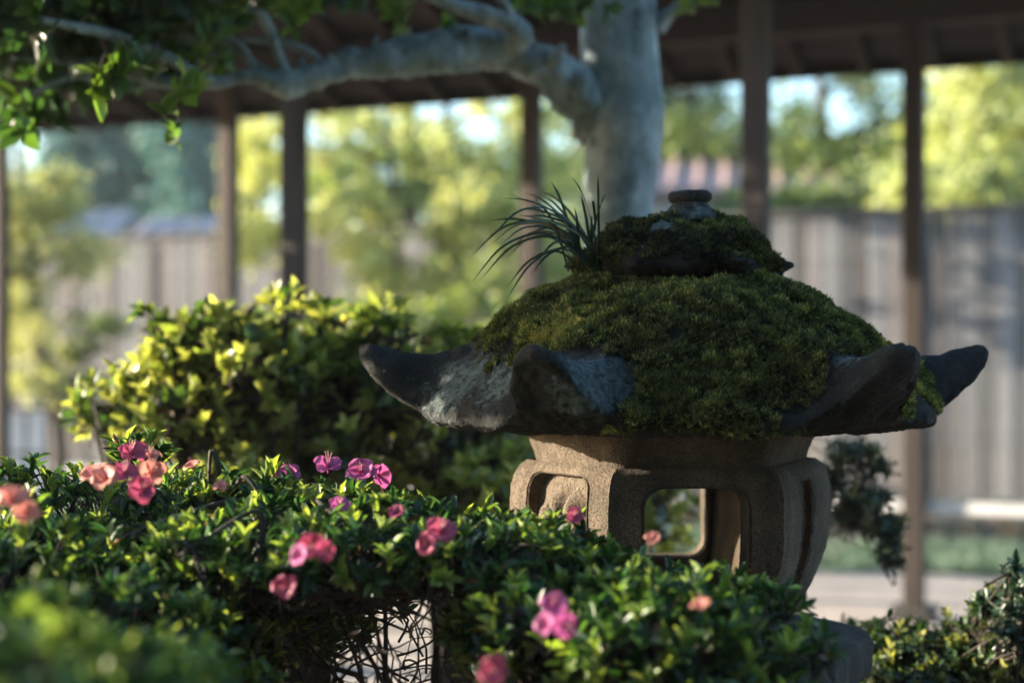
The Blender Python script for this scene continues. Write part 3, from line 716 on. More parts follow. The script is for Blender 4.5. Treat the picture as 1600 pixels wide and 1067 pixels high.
def lathe(prof, c, nth=64, nzamp=.0015, seed=0, sq=1.0):
    th = np.linspace(0, 2*np.pi, nth, endpoint=False); pr = np.array(prof, float)
    k = []
    for i in range(len(pr)-1):
        for t in np.linspace(0, 1, 4, endpoint=False): k.append(pr[i]*(1-t)+pr[i+1]*t)
    k.append(pr[-1]); k = np.array(k); m = len(k)
    V = np.stack([c[0]+k[None, :, 0]*np.cos(th)[:, None], c[1]+k[None, :, 0]*np.sin(th)[:, None]*sq, c[2]+k[None, :, 1]+0*th[:, None]], -1).reshape(-1, 3)
    V = V+norm(V-np.array(c))*(fbm(V, 60, 4, seed)*nzamp)[:, None]
    i = np.arange(nth)[:, None]; j = np.arange(m-1)[None]; i2 = (i+1) % nth
    return V, [np.stack([i*m+j, i2*m+j, i2*m+j+1, i*m+j+1], -1).reshape(-1, 4)]
kc = (LX+.010, LY, CZ+.160)
kc = (P(1078, 0, LY)[0], LY, CZ)
Vn, Fn = lathe([(.0005, .155), (.042, .157), (.040, .164), (.030, .171), (.0245, .178), (.022, .182), (.0005, .183)], kc, 64, .002, 3)
part('finial_neck', mesh_np('finial_neck', Vn, Fn, {'moss': np.clip(fbm(Vn, 40, 3, 4)*2-.3, 0, .6), 'lichen': np.full(len(Vn), .55)}), M['roof'], lantern)
Vn, Fn = lathe([(.0005, .1795), (.020, .180), (.0268, .1835), (.0292, .188), (.0285, .193), (.0240, .1965), (.0225, .1955), (.012, .1975), (.0005, .198)], kc, 64, .0022, 7)
part('finial_cap', mesh_np('finial_cap', Vn, Fn, {'moss': np.zeros(len(Vn)), 'lichen': np.full(len(Vn), .1)}), M['roof'], lantern)

# fire box: six walls
BP = [(-.362, .150), (-.345, .168), (-.325, .182), (-.30, .195), (-.27, .206), (-.24, .2115), (-.21, .213), (-.185, .211), (-.168, .206), (-.158, .199), (-.153, .190)]
bz = [b[0] for b in BP]; br = [b[1] for b in BP]
FX, FT = .209, 3.5
def hexpt(k, s, z, r):
    a0, a1 = R(FT+60*k), R(FT+60*(k+1)); f = (s+1)/2
    cx = np.cos(a0)*(1-f)+np.cos(a1)*f; cy = np.sin(a0)*(1-f)+np.sin(a1)*f
    return np.stack([FX+r*cx, LY+r*cy, CZ+z], -1)
def wall_panel(k, hole, hw=.066, hz=(-.300, -.176), rc=.026, thick=.044, recess=None):
    z0, z1 = BP[0][0], BP[-1][0]; n = 32
    # outer rectangle boundary, matched to the opening's boundary
    t = np.arange(n)/n
    rect = np.concatenate([np.stack([-1+2*t, 0*t+z0], 1), np.stack([0*t+1, z0+(z1-z0)*t], 1), np.stack([1-2*t, 0*t+z1], 1), np.stack([0*t-1, z1-(z1-z0)*t], 1)])
    cx, cz = 0, (hz[0]+hz[1])/2; hh = (hz[1]-hz[0])/2
    q = []
    for side in range(4):
        for tt in t:
            x, y = [(-1+2*tt, -1), (1, -1+2*tt), (1-2*tt, 1), (-1, 1-2*tt)][side]
            X, Y = x*hw, y*hh; ax, ay = hw-rc, hh-rc
            if abs(X) > ax and abs(Y) > ay:
                dx, dy = abs(X)-ax, abs(Y)-ay; d = math.hypot(dx, dy); m = max(dx, dy)
                X = math.copysign(ax+dx/d*min(rc, m if m > rc else rc), X); Y = math.copysign(ay+dy/d*rc, Y)
            q.append((X, cz+Y))
    q = np.array(q); rh = np.interp(q[:, 1], bz, br); hs = np.stack([q[:, 0]/(rh/2), q[:, 1]], 1)
    rings = [0, .012, .03, .06, .075, .09, .12, .2, .35, .5, .65, .8, .9, .96, 1.0]; m = len(rings); nb = 4*n
    def layer(inner):
        rows = []
        for u in rings:
            sz = hs*(1-u)+rect*u
            if inner: hi = np.stack([np.clip(q[:, 0]/((rh-thick/math.cos(math.pi/6))/2), -.96, .96), q[:, 1]], 1); sz = hi*(1-u)+rect*u
            r = np.interp(sz[:, 1], bz, br)
            if inner: r = r-thick/math.cos(math.pi/6)
            Vv = hexpt(k, sz[:, 0], sz[:, 1], r)
            if not inner:
                am = R(FT+60*k+30); nrm = np.array([math.cos(am), math.sin(am), 0]); g = 0
                if u in (.06, .075, .09): g = -.0022
                if u == 0: g = -.0018
                # flutes beside the corners
                gs = -.0016*np.exp(-((np.abs(sz[:, 0])-.90)/.025)**2)
                Vv = Vv+nrm*(g+gs)[:, None] if not np.isscalar(g+gs) else Vv
            rows.append(Vv)
        return np.array(rows)
    O = layer(False); I = layer(True)
    Vv = O.reshape(-1, 3); F = []
    j = np.arange(nb); j2 = (j+1) % nb
    for i in range(m-1): F.append(np.stack([i*nb+j2, i*nb+j, (i+1)*nb+j, (i+1)*nb+j2], 1)[:, ::-1])
    off = len(Vv)
    if hole:
        Vv = np.vstack([Vv, I.reshape(-1, 3)])
        for i in range(m-1): F.append(np.stack([off+i*nb+j, off+i*nb+j2, off+(i+1)*nb+j2, off+(i+1)*nb+j], 1)[:, ::-1])
        am = R(FT+60*k+30); 
        prev = 0
        base = len(Vv); steps = 4; mids = []
        for s_ in range(1, steps): mids.append(O[0]*(1-s_/steps)+I[0]*(s_/steps))
        Vv = np.vstack([Vv]+mids); idx = [0]+[base+x*nb for x in range(steps-1)]+[off]
        for a, b in zip(idx[:-1], idx[1:]): F.append(np.stack([a+j, a+j2, b+j2, b+j], 1)[:, ::-1])
    else:
        am = R(FT+60*k+30); nrm = np.array([math.cos(am), math.sin(am), 0]); cen = np.array([0, (hz[0]+hz[1])/2])
        rows = []; us = [0.0, 0.04, .12, .2, .3, .4, .5, .6, .7, .8, .9, .98]
        for u in us:
            sz = hs*(1-u)+cen*u; r = np.interp(sz[:, 1], bz, br); p = hexpt(k, sz[:, 0], sz[:, 1], r)
            xm = sz[:, 0]*r/2; zm = sz[:, 1]-cen[1]
            relief = recess(xm, zm) if recess else 0
            edge = min(1, max(0, (u-.0)/.04)); rows.append(p+nrm*((-.017+relief)*edge)[:, None])
        rows = np.array(rows); base = len(Vv); Vv = np.vstack([Vv, rows.reshape(-1, 3), rows[-1].mean(0)[None]])
        F.append(np.stack([j, j2, base+j2, base+j], 1)[:, ::-1])
        for i in range(len(us)-1): F.append(np.stack([base+i*nb+j, base+i*nb+j2, base+(i+1)*nb+j2, base+(i+1)*nb+j], 1)[:, ::-1])
        last = base+(len(us)-1)*nb; c = base+len(us)*nb; T3 = np.stack([last+j, last+j2, np.full(nb, c)], 1)[:, ::-1]
        # inner face
        off = len(Vv); Vv = np.vstack([Vv, I.reshape(-1, 3), I[0].mean(0)[None]])
        for i in range(m-1): F.append(np.stack([off+i*nb+j, off+i*nb+j2, off+(i+1)*nb+j2, off+(i+1)*nb+j], 1)[:, ::-1])
        T4 = np.stack([off+j2, off+j, np.full(nb, off+m*nb)], 1)[:, ::-1]
        return Vv, [np.vstack(F), np.vstack([T3, T4])]
    return Vv, [np.vstack(F)]
def flower_relief(x, z):
    z = z-.005; r = np.hypot(x, z); a = np.arctan2(z, x)
    p = .020*np.exp(-((r-.033)/.016)**4)*(.45+.55*np.abs(np.cos(a*3.5)))+.010*np.exp(-(r/.010)**4)
    leafy = .006*np.exp(-((np.abs(x)-.038)/.012)**2)*np.exp(-((z+.045)/.02)**2); return p+leafy
def lump_relief(x, z): return .007*np.sin(x*150+1)*np.sin(z*90)+.003
geo = []
geo.append(wall_panel(4, True, .062))                                        # front
geo.append(wall_panel(1, True, .071, thick=.050))                                        # back
geo.append(wall_panel(2, True, .060))                                  # back left
geo.append(wall_panel(3, False, .062, (-.315, -.166), .022, recess=flower_relief))   # front left
geo.append(wall_panel(5, True, .0165, (-.315, -.175), .008))           # front right, narrow slot
geo.append(wall_panel(0, False, .062, (-.315, -.18), .03, recess=lump_relief))
Vf, Ff = join_geo(geo)
bmz = bmesh.new(); me = mesh_np('fire_box', Vf, Ff); bmz.from_mesh(me); bmesh.ops.remove_doubles(bmz, verts=bmz.verts, dist=.0006)
bmesh.ops.recalc_face_normals(bmz, faces=bmz.faces)
bmesh.ops.subdivide_edges(bmz, edges=[e for e in bmz.edges if e.calc_length() > .009], cuts=1, use_grid_fill=True)
bmz.to_mesh(me); bmz.free()
co = np.zeros(len(me.vertices)*3, np.float32); me.vertices.foreach_get('co', co); co = co.reshape(-1, 3).astype(float)
dd = co-np.array([FX, LY, 0]); dd[:, 2] = 0; dd = norm(dd)
co += dd*(fbm(co, 30, 3, 2)*.0022+fbm(co, 160, 3, 6)*.0011)[:, None]
me.vertices.foreach_set('co', co.astype(np.float32).ravel()); me.polygons.foreach_set('use_smooth', np.ones(len(me.polygons), bool)); me.update()
firebox = part('fire_box', me, M['fire'], lantern)
mb = firebox.modifiers.new('edge', 'EDGE_SPLIT'); mb.split_angle = R(38)
def hex_stack(name, prof, mat, seed, sub=10, round_=.12, ang=FT, amp=.0025):
    """stack of hexagon rings (z, r) with slightly rounded corners, closed by fans"""
    th = np.linspace(0, 360, 6*sub*2, endpoint=False); a = (th-ang-30+180) % 60; a = np.where(a > 30, a-60, a)
    a = ((th-ang) % 60)-30
    hexr = math.cos(R(30))/np.cos(np.radians(a)); soft = np.clip(hexr, 0, 1-round_*.25)
    pr = []; 
    for (z0, r0), (z1, r1) in zip(prof[:-1], prof[1:]):
        k = max(1, int(max(abs(z1-z0), abs(r1-r0))/.008))
        for t in np.linspace(0, 1, k, endpoint=False): pr.append((z0*(1-t)+z1*t, r0*(1-t)+r1*t))
    pr.append(prof[-1]); pr = np.array(pr); m = len(pr); t = np.radians(th)
    V = np.stack([FX+pr[None, :, 1]*(soft*np.cos(t))[:, None], LY+pr[None, :, 1]*(soft*np.sin(t))[:, None], CZ+pr[None, :, 0]+0*t[:, None]], -1).reshape(-1, 3)
    V = V+norm(V-np.array([LX, LY, CZ+pr[:, 0].mean()]))*(fbm(V, 25, 3, seed)*amp+fbm(V, 120, 3, seed+1)*amp*.35)[:, None]
    n = len(th); i = np.arange(n)[:, None]; j = np.arange(m-1)[None]; i2 = (i+1) % n
    me = mesh_np(name, V, [np.stack([i*m+j, i2*m+j, i2*m+j+1, i*m+j+1], -1).reshape(-1, 4)])
    o = part(name, me, mat, lantern); e = o.modifiers.new('edge', 'EDGE_SPLIT'); e.split_angle = R(45); return o
hex_stack('neck_slab', [(-.158, .002), (-.157, .180), (-.150, .184), (-.142, .186), (-.128, .192), (-.112, .203), (-.100, .207), (-.098, .002)], M['fire'], 5)
# cross bar in the narrow slot of the right wall
am = R(FT+60*5+30); rc_ = .205*math.cos(math.pi/6)-.016
cbx = box('slot_bar', (FX+rc_*math.cos(am), LY+rc_*math.sin(am), CZ-.245), (.016, .034, .026), am, M['fire'], lantern, .002)
hex_stack('platform', [(-.470, .002), (-.470, .175), (-.452, .235), (-.436, .268), (-.425, .277), (-.392, .2785), (-.381, .272), (-.372, .235), (-.362, .175), (-.358, .165), (-.358, .002)], M['base'], 15, round_=.2)
hex_stack('pedestal', [(-1.16, .002), (-1.16, .150), (-1.10, .135), (-.90, .115), (-.66, .115), (-.52, .14), (-.468, .165), (-.467, .002)], M['base'], 25)
hex_stack('foot_stone', [(-1.31, .27), (-1.25, .30), (-1.19, .29), (-1.158, .2), (-1.157, .002)], M['base'], 35)

# ------------------------------------------------------------------ grass tuft growing on the lantern
def tuft():
    root = P(925, 405, 1.99); t = thing('grass_tuft', 'tuft of arching dark grass growing on the left shoulder of the lantern roof', 'grass', root)
    tips = [(738, 432), (752, 446), (748, 402), (770, 372), (760, 352), (775, 318), (790, 306), (812, 292), (832, 300), (846, 288), (862, 300), (884, 284), (905, 296), (940, 274), (950, 300), (785, 470),
            (800, 440), (812, 400), (790, 385), (830, 345), (842, 328), (868, 340), (890, 325), (800, 350), (775, 410), (820, 430), (915, 330), (880, 370), (850, 375), (925, 320), (860, 320), (815, 330), (795, 330), (840, 410), (755, 385), (830, 375)]
    for i, (x, y) in enumerate(tips):
        Y = 1.97+rng.normal()*.05; tip = P(x+rng.normal()*9, y+rng.normal()*7, Y); r0 = root+rng.normal(size=3)*np.array([.014, .012, .005])
        d = tip-r0; L = np.linalg.norm(d); up = np.array([0, 0, 1.]); lift = .22*L*(1.3 if y > 360 else .55)
        c1 = r0+d*.35+up*lift*.9; c2 = r0+d*.72+up*lift*.85; path = catmull([r0-d*.02-up*.015, c1, c2, tip], 5)
        T = norm(np.gradient(path, axis=0)); sd_ = norm(np.cross(T, norm(np.array([.2, -1, .5])+rng.normal(size=3)*.35))); nn = np.cross(sd_, T)
        w_ = (.0017+.0006*rng.random())*np.interp(np.linspace(0, 1, len(path)), [0, .3, .75, 1], [.7, 1, .8, .06])
        m = len(path); V = np.stack([path-sd_*w_[:, None], path-nn*w_[:, None]*.35, path+sd_*w_[:, None]], 1).reshape(-1, 3)
        j = np.arange(m-1)*3; Fq = np.vstack([np.stack([j, j+1, j+4, j+3], 1), np.stack([j+1, j+2, j+5, j+4], 1)])
        part('grass_blade', mesh_np('grass_blade', V, [Fq], {'tint': np.full(len(V), rng.uniform(0, .7))}), M['dryblade'] if i % 7 == 3 else M['grass'], t)
tuft()

# ------------------------------------------------------------------ pale garden tree
def garden_tree():
    Y = 3.1; t = thing('garden_tree', 'smooth pale barked garden tree behind the lantern with one long crooked low limb', 'tree', G(985, Y))
    px = [(1000, 533+1.3*F/Y), (992, 1300), (985, 900), (974, 500), (966, 350), (972, 250), (974, 180), (968, 90), (968, 0), (975, -150), (960, -330)]
    rad = [95, 70, 60, 55, 53, 58, 64, 62, 60, 48, 34]
    pts = [P(x, y, Y) for x, y in px]; path = catmull(pts, 10); rr = np.interp(np.arange(len(path))/10, np.arange(len(pts)), rad)/F*Y
    V, Fs = tube(path, rr, 56); V = V+norm(V-np.array([P(970, 0, Y)[0], Y, 0])*np.array([1, 1, 0])-V*np.array([0, 0, 1]))*(fbm(V*np.array([1, 1, .7]), 11, 4, 3)*.007+fbm(V, 40, 3, 4)*.0015)[:, None]
    trunk = part('trunk', mesh_np('trunk', V, Fs), M['bark'], t)
    def limb(name, pp, rad, parent=t, sides=20, dep=None, lump=.20):
        pts = [P(a, b, (Y if len(q) == 0 else q[0])) for a, b, *q in pp]; path = catmull(pts, 8)
        r_ = np.interp(np.arange(len(path))/8, np.arange(len(pts)), rad)/F*Y
        V, Fs = tube(path, r_, sides); c = np.repeat(path, sides, 0); c = np.vstack([c, path[:1], path[-1:]])
        V = V+(V-c)*(fbm(V, 22, 4, 6)*lump*3.0+fbm(V, 60, 3, 9)*lump*1.2)[:, None]
        return part(name, mesh_np(name, V, Fs), M['bark'], parent)
    main = limb('branch', [(965, 205), (925, 165, 3.08), (878, 128, 3.04), (832, 100, 3.0), (780, 80, 2.97), (728, 78, 2.95), (650, 88, 2.92), (575, 98, 2.9), (510, 112, 2.88), (445, 132, 2.86), (398, 120, 2.84), (330, 130, 2.82), (250, 128, 2.8), (150, 100, 2.78), (20, 90, 2.7)],
                [48, 46, 34, 30, 30, 31, 28, 27, 22, 18, 13, 11, 9, 7, 4])
    for pp, rad in (([(446, 132, 2.86), (440, 100, 2.85), (424, 55, 2.84), (404, 22, 2.82), (350, 0, 2.8), (280, -30, 2.8)], [10, 9, 8, 8, 7, 4]),
                    ([(440, 130, 2.86), (395, 100, 2.88), (360, 70, 2.9), (290, 42, 2.9), (180, 20, 2.95)], [8, 7, 6, 5, 3]),
                    ([(512, 105, 2.88), (480, 82, 2.88), (440, 66, 2.88), (385, 62, 2.88), (330, 50, 2.9)], [9, 7, 6, 4, 3]),
                    ([(790, 78, 2.97), (812, 58, 2.93), (800, 38, 2.9), (745, 22, 2.88), (690, 0, 2.86), (600, -60, 2.8)], [22, 19, 16, 14, 12, 7]),
                    ([(800, 40, 2.9), (790, 10, 2.88), (760, -40, 2.86)], [9, 7, 5]),
                    ([(850, 108, 3.0), (868, 88, 2.97), (880, 72, 2.95)], [16, 13, 7]),
                    ([(1028, 40, 3.1), (1050, 20, 3.08), (1070, -5, 3.06), (1100, -40, 3.0)], [18, 10, 8, 5]),
                    ([(330, 130, 2.8), (260, 90, 2.75), (190, 60, 2.7), (110, 40, 2.6), (0, 20, 2.5)], [9, 8, 7, 6, 4]),
                    ([(250, 128, 2.8), (190, 140, 2.8), (120, 120, 2.75), (40, 150, 2.7)], [6, 5, 4, 3]),
                    ([(560, 95, 2.9), (555, 78, 2.9)], [14, 8]), ([(690, 80, 2.94), (700, 58, 2.93), (730, 50, 2.92)], [15, 11, 6]), ([(620, 88, 2.9), (612, 66, 2.9)], [12, 7]), ([(520, 108, 2.88), (516, 88, 2.87)], [10, 7]), ([(590, 92, 2.9), (584, 70, 2.9), (590, 58, 2.9)], [9, 6, 4]), ([(655, 90, 2.92), (660, 64, 2.92)], [11, 8]), ([(745, 82, 2.95), (735, 58, 2.94)], [14, 9]), ([(905, 150, 3.02), (912, 122, 3.0)], [16, 9]), ([(398, 118, 2.84), (385, 80, 2.84), (352, 50, 2.84)], [6, 4, 3]), ([(480, 118, 2.87), (470, 96, 2.87)], [9, 6])):
        limb('branch', pp, rad, sides=12)
    # crown over the left of the view, unseen lobes added to shade lantern and trunk
    lobes = [((-.95, 2.75, CZ+.66), (.42, .5, .25), 1.0), ((-.80, 2.85, CZ+.62), (.27, .35, .18), .8), ((-1.7, 3.5, CZ+.85), (.6, .42, .46), 1.8), ((-1.0, 3.5, CZ+.80), (.4, .3, .22), .9), ((-.40, 2.9, CZ+.72), (.2, .3, .08), .18),
             ((-.62, 2.9, CZ+.76), (.26, .35, .13), .4), ((-1.45, 2.10, CZ+.64), (.45, .32, .36), 1.6), ((-1.35, 2.24, CZ+.38), (.34, .22, .20), 1.6), ((-1.3, 1.98, CZ+.31), (.30, .20, .15), 1.4), ((-1.0, 2.3, CZ+1.0), (.9, .7, .3), 1.6), ((0, 3.2, CZ+1.55), (1.1, 1.1, .4), 2.2), ((.3, 1.3, CZ+1.75), (1.3, 1.1, .35), 2.6), ((-.9, 2.7, CZ+1.5), (.9, .9, .4), 1.8)]
    sets = []; items = []
    hub = [P(445, 132, 2.86), P(330, 130, 2.82), P(150, 100, 2.78), P(280, -30, 2.8), P(180, 20, 2.95), P(0, 20, 2.5), P(960, -330, Y), P(600, -60, 2.8)]
    hub = np.array(hub)
    for c, r, dn in lobes:
        n = int(150*dn*2.2); p, nm, tt = shell_points(c, r, n, -.9, .25, .2, 11)
        sets.append(rosettes(p, nm, tt, 5, .052, .026, .25, .9, .10, .30))
        r0 = hub[np.argmin(np.linalg.norm(hub-np.array(c), axis=1))]; cc = np.array(c)
        items.append(tube(catmull([r0, (r0+cc)/2+np.array([0, 0, .04]), cc], 6), np.linspace(.009, .004, 13), 6))
        hubs = cc+rand_dir(8)*np.array(r)*.45
        for h in hubs: items.append(tube(catmull([cc, (cc+h)/2+rng.normal(size=3)*.03, h], 4), np.linspace(.004, .0025, 9), 5))
        items += twigs_geo(p, nm, hubs, .0025, .0012, 4, 2)
    # sprays with sunlight put into their leaf tint
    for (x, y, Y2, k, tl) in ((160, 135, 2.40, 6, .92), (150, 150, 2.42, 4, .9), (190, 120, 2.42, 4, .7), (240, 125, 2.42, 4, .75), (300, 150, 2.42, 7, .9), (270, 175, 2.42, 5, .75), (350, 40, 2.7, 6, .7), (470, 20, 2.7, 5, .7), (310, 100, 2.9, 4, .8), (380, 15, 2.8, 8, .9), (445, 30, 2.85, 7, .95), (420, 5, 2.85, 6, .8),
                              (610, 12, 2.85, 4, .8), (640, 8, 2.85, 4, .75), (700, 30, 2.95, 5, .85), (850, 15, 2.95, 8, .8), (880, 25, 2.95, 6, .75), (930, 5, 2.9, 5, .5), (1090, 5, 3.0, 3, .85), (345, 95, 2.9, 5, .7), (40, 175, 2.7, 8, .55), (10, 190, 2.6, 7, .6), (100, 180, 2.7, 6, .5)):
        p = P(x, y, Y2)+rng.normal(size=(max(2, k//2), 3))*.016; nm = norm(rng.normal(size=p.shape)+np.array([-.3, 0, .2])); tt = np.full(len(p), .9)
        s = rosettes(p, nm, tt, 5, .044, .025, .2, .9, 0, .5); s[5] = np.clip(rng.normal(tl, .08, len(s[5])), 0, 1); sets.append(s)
        i0 = hub[np.argmin(np.linalg.norm(hub[:, [0, 2]]-p[0][[0, 2]], axis=1))]
        items.append(tube(catmull([P(x+8, max(-30, y-60), Y2), p[0]], 3), np.linspace(.002, .001, 4), 4))
    V, Fs = join_geo(items); part('twigs', mesh_np('twigs', V, Fs), M['twig'], t, kind='stuff')
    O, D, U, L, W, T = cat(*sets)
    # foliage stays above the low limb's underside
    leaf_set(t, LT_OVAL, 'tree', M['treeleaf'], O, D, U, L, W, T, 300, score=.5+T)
garden_tree()

# ------------------------------------------------------------------ azalea
def flower_part(parent, c, D, size, mat, label, roll=0.0, openness=.75):
    f = bpy.data.objects.new('flower', _fl(mat)[0]); COL.objects.link(f); f.parent = parent
    q = Vector(D).to_track_quat('Z', 'Y'); f.location = Vector(c)-wl(parent); f.rotation_euler = (q @ Quaternion((0, 0, 1), roll)).to_euler(); f.scale = (size*(.60 if c[1] < 1.46 else .68),)*3; f['label'] = label
    for k in range(5):
        p = bpy.data.objects.new('petal', _fl(mat)[1][k % 3]); COL.objects.link(p); p.parent = f
        p.rotation_euler = (0, 0, k*2*math.pi/5+random.uniform(-.12, .12)); s = random.uniform(.9, 1.08); p.scale = (s, s*random.uniform(.92, 1.1), s)
    p = bpy.data.objects.new('stamen', _fl(mat)[2]); COL.objects.link(p); p.parent = f
_flc = {}
def _fl(mat):
    if mat in _flc: return _flc[mat]
    V, Fs = lathe([(.03, -.30), (.05, -.2), (.08, -.08), (.13, .03), (.12, .03), (.04, -.15)], (0, 0, 0), 12, 0)
    core = mesh_np('flower_tube', V, Fs); core.materials.append(M[mat]); pets = []
    for v in range(3):
        n, m = 7, 5; G_ = []
        for i in range(n):
            y = i/(n-1); wd = .30*math.sin(math.pi*min(1, .12+y*.80))**.75
            for j in range(m):
                x = (j/(m-1)*2-1); zz = .30*math.sin(y*1.35)*(1.0-.12*v)-.12*max(0, y-.7)*3*(1+.3*v)
                G_.append((x*wd, .09+y*.50, zz+.07*x*x*(1-y)+.03*math.sin(x*6+y*7+v*2)*y))
        Fq = [(i*m+j, i*m+j+1, (i+1)*m+j+1, (i+1)*m+j) for i in range(n-1) for j in range(m-1)]
        pm = mesh_np('petal', np.array(G_), [np.array(Fq)]); pm.materials.append(M[mat]); pets.append(pm)
    items = []
    for k in range(6):
        a = k*1.05; e = np.array([.14*math.cos(a), .14*math.sin(a), .62+.05*(k % 3)]); items.append(tube(catmull([[0, 0, 0], e*.5+np.array([0, 0, .05]), e], 3), .010, 4))
    V, Fs = join_geo(items); sm = mesh_np('stamen', V, Fs); sm.materials.append(M['stamen']); _flc[mat] = (core, pets, sm); return _flc[mat]

def clumps(lobes, n, size, seed, up=.35, out=.9):
    g = np.random.default_rng(seed); res = []
    for _ in range(n):
        c, r = lobes[g.integers(len(lobes))]; d = g.normal(size=3); d[2] = abs(d[2])+up; d /= np.linalg.norm(d)
        s = size*g.uniform(.6, 1.4); res.append((np.array(c)+d*np.array(r)*out, np.array([s, s, s*.75])))
    return res

def bush(name, label, catg, base, lobes, tmpl, key, mat, nl, L, W, dens, stems, up=.5, spread=.75, new=.2, dark=.35, inner=.6, lo=-.35, single=300, sr=.008, core_leaves=.35, wild=None):
    t = thing(name, label, catg, base); b = np.array(base, float); sets = []; items = []
    for li, (c, r) in enumerate(lobes):
        c = np.array(c); r = np.array(r); area = 4*((r[0]*r[1])**1.6/3+(r[0]*r[2])**1.6/3+(r[1]*r[2])**1.6/3)**(1/1.6)*3.14/4*(1-lo)/2*2
        n = int(area*dens); p, nm, tt = shell_points(c, r, n, lo, inner, .16, 5+li)
        sets.append(rosettes(p, nm, tt, nl, L, W, up, spread, new, dark))
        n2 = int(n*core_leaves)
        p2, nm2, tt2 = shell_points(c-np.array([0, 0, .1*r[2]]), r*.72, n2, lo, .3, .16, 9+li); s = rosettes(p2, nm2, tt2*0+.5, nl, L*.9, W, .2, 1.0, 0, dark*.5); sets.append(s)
        hubs = c+rand_dir(6 if sr > .004 else 2)*r*.5-np.array([0, 0, .3*r[2]])
        st = stems[np.argmin([np.linalg.norm(s_[:2]-c[:2]) for s_ in stems])]
        foot = np.array([st[0], st[1], 0.0]); fk = .3 if sr > .0025 else 0; fork = np.array([st[0]*(1-fk)+c[0]*fk, st[1]*(1-fk)+c[1]*fk, max(.15, st[2])])
        if max(r) < .07 and len(lobes) > 12:
            big = [np.array(q[0]) for q in lobes if max(q[1]) >= .1]; foot = min(big, key=lambda q: np.linalg.norm(q-c)); fork = foot*.5+c*.5-np.array([0, 0, .01]); hubs = hubs[:2]
        for h in hubs:
            jj = rng.normal(size=3)*.03; pp = catmull([foot+jj*np.array([.6, .6, 0]), fork+jj, (fork+h)/2+rng.normal(size=3)*.03, h], 5); items.append(tube(pp, np.linspace(sr, sr*.35, len(pp)), 6))
        items += twigs_geo(p, nm, hubs, .0022, .0009, 4, 1)
    for (c0, nn_, ln) in (wild or ()):
        c0 = np.array(c0)
        for _ in range(nn_):
            p = c0+rng.normal(size=3)*np.array([.11, .08, .05]); d = norm(np.array([rng.normal()*.6, rng.normal()*.4, .7+.3*rng.normal()])); pp = [p]
            for _k in range(6): d = norm(d+rng.normal(size=3)*.38); p = p+d*ln/6; p[2] = min(p[2], CZ-.25+rng.normal()*.01); pp.append(p)
            items.append(tube(catmull(pp, 2), np.linspace(.0016, .0005, 13), 4, False))
    V, Fs = join_geo(items); part('stems', mesh_np('stems', V, Fs), M['twig'], t)
    O, D, U, LL, WW, TT = cat(*sets)
    ok = O[:, 1] > .6; O, D, U, LL, WW, TT = [a[ok] for a in (O, D, U, LL, WW, TT)]
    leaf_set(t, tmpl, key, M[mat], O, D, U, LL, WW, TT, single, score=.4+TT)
    return t

az_lobes = [((-.36, .86, CZ-.275), (.22, .17, .130)), ((-.50, 1.18, CZ-.33), (.26, .2, .16)), ((-.50, 1.50, CZ-.355), (.29, .32, .185)), ((-.17, 1.66, CZ-.222), (.22, .17, .052)), ((-.57, 1.83, CZ-.312), (.43, .24, .172)), ((-.25, 1.76, CZ-.24), (.22, .12, .07)),
            ((.12, 1.52, CZ-.318), (.17, .16, .085)), ((.17, 1.40, CZ-.385), (.115, .12, .085)), ((.10, 1.18, CZ-.385), (.11, .11, .065)), ((.0, 1.64, CZ-.235), (.13, .12, .05)), ((-.98, 1.5, CZ-.39), (.36, .42, .2))]
az_lobes += clumps([az_lobes[k] for k in (1, 2, 4, 4, 10, 6)], 22, .05, 4)+clumps([az_lobes[k] for k in (1, 2, 4, 4, 5, 6, 7)], 34, .024, 14, .5, 1.06)
azalea = bush('azalea_bush', 'low clipped azalea bush with pink and salmon flowers in front of the lantern', 'bush', (-.25, 1.6, 0), az_lobes, LT_AZ, 'azalea', 'azalea', 7, .0225, .0078, 3700,
              [np.array([-.10, 1.74, .80]), np.array([-.52, 1.5, .5]), np.array([.06, 1.6, .7]), np.array([-.9, 1.6, .5])], up=.7, spread=.62, new=.44, dark=.42, inner=.66, sr=.0045, core_leaves=.16, wild=[((-.22, 1.72, CZ-.36), 70, .17), ((-.12, 1.66, CZ-.40), 50, .16), ((-.30, 1.68, CZ-.33), 40, .14)])
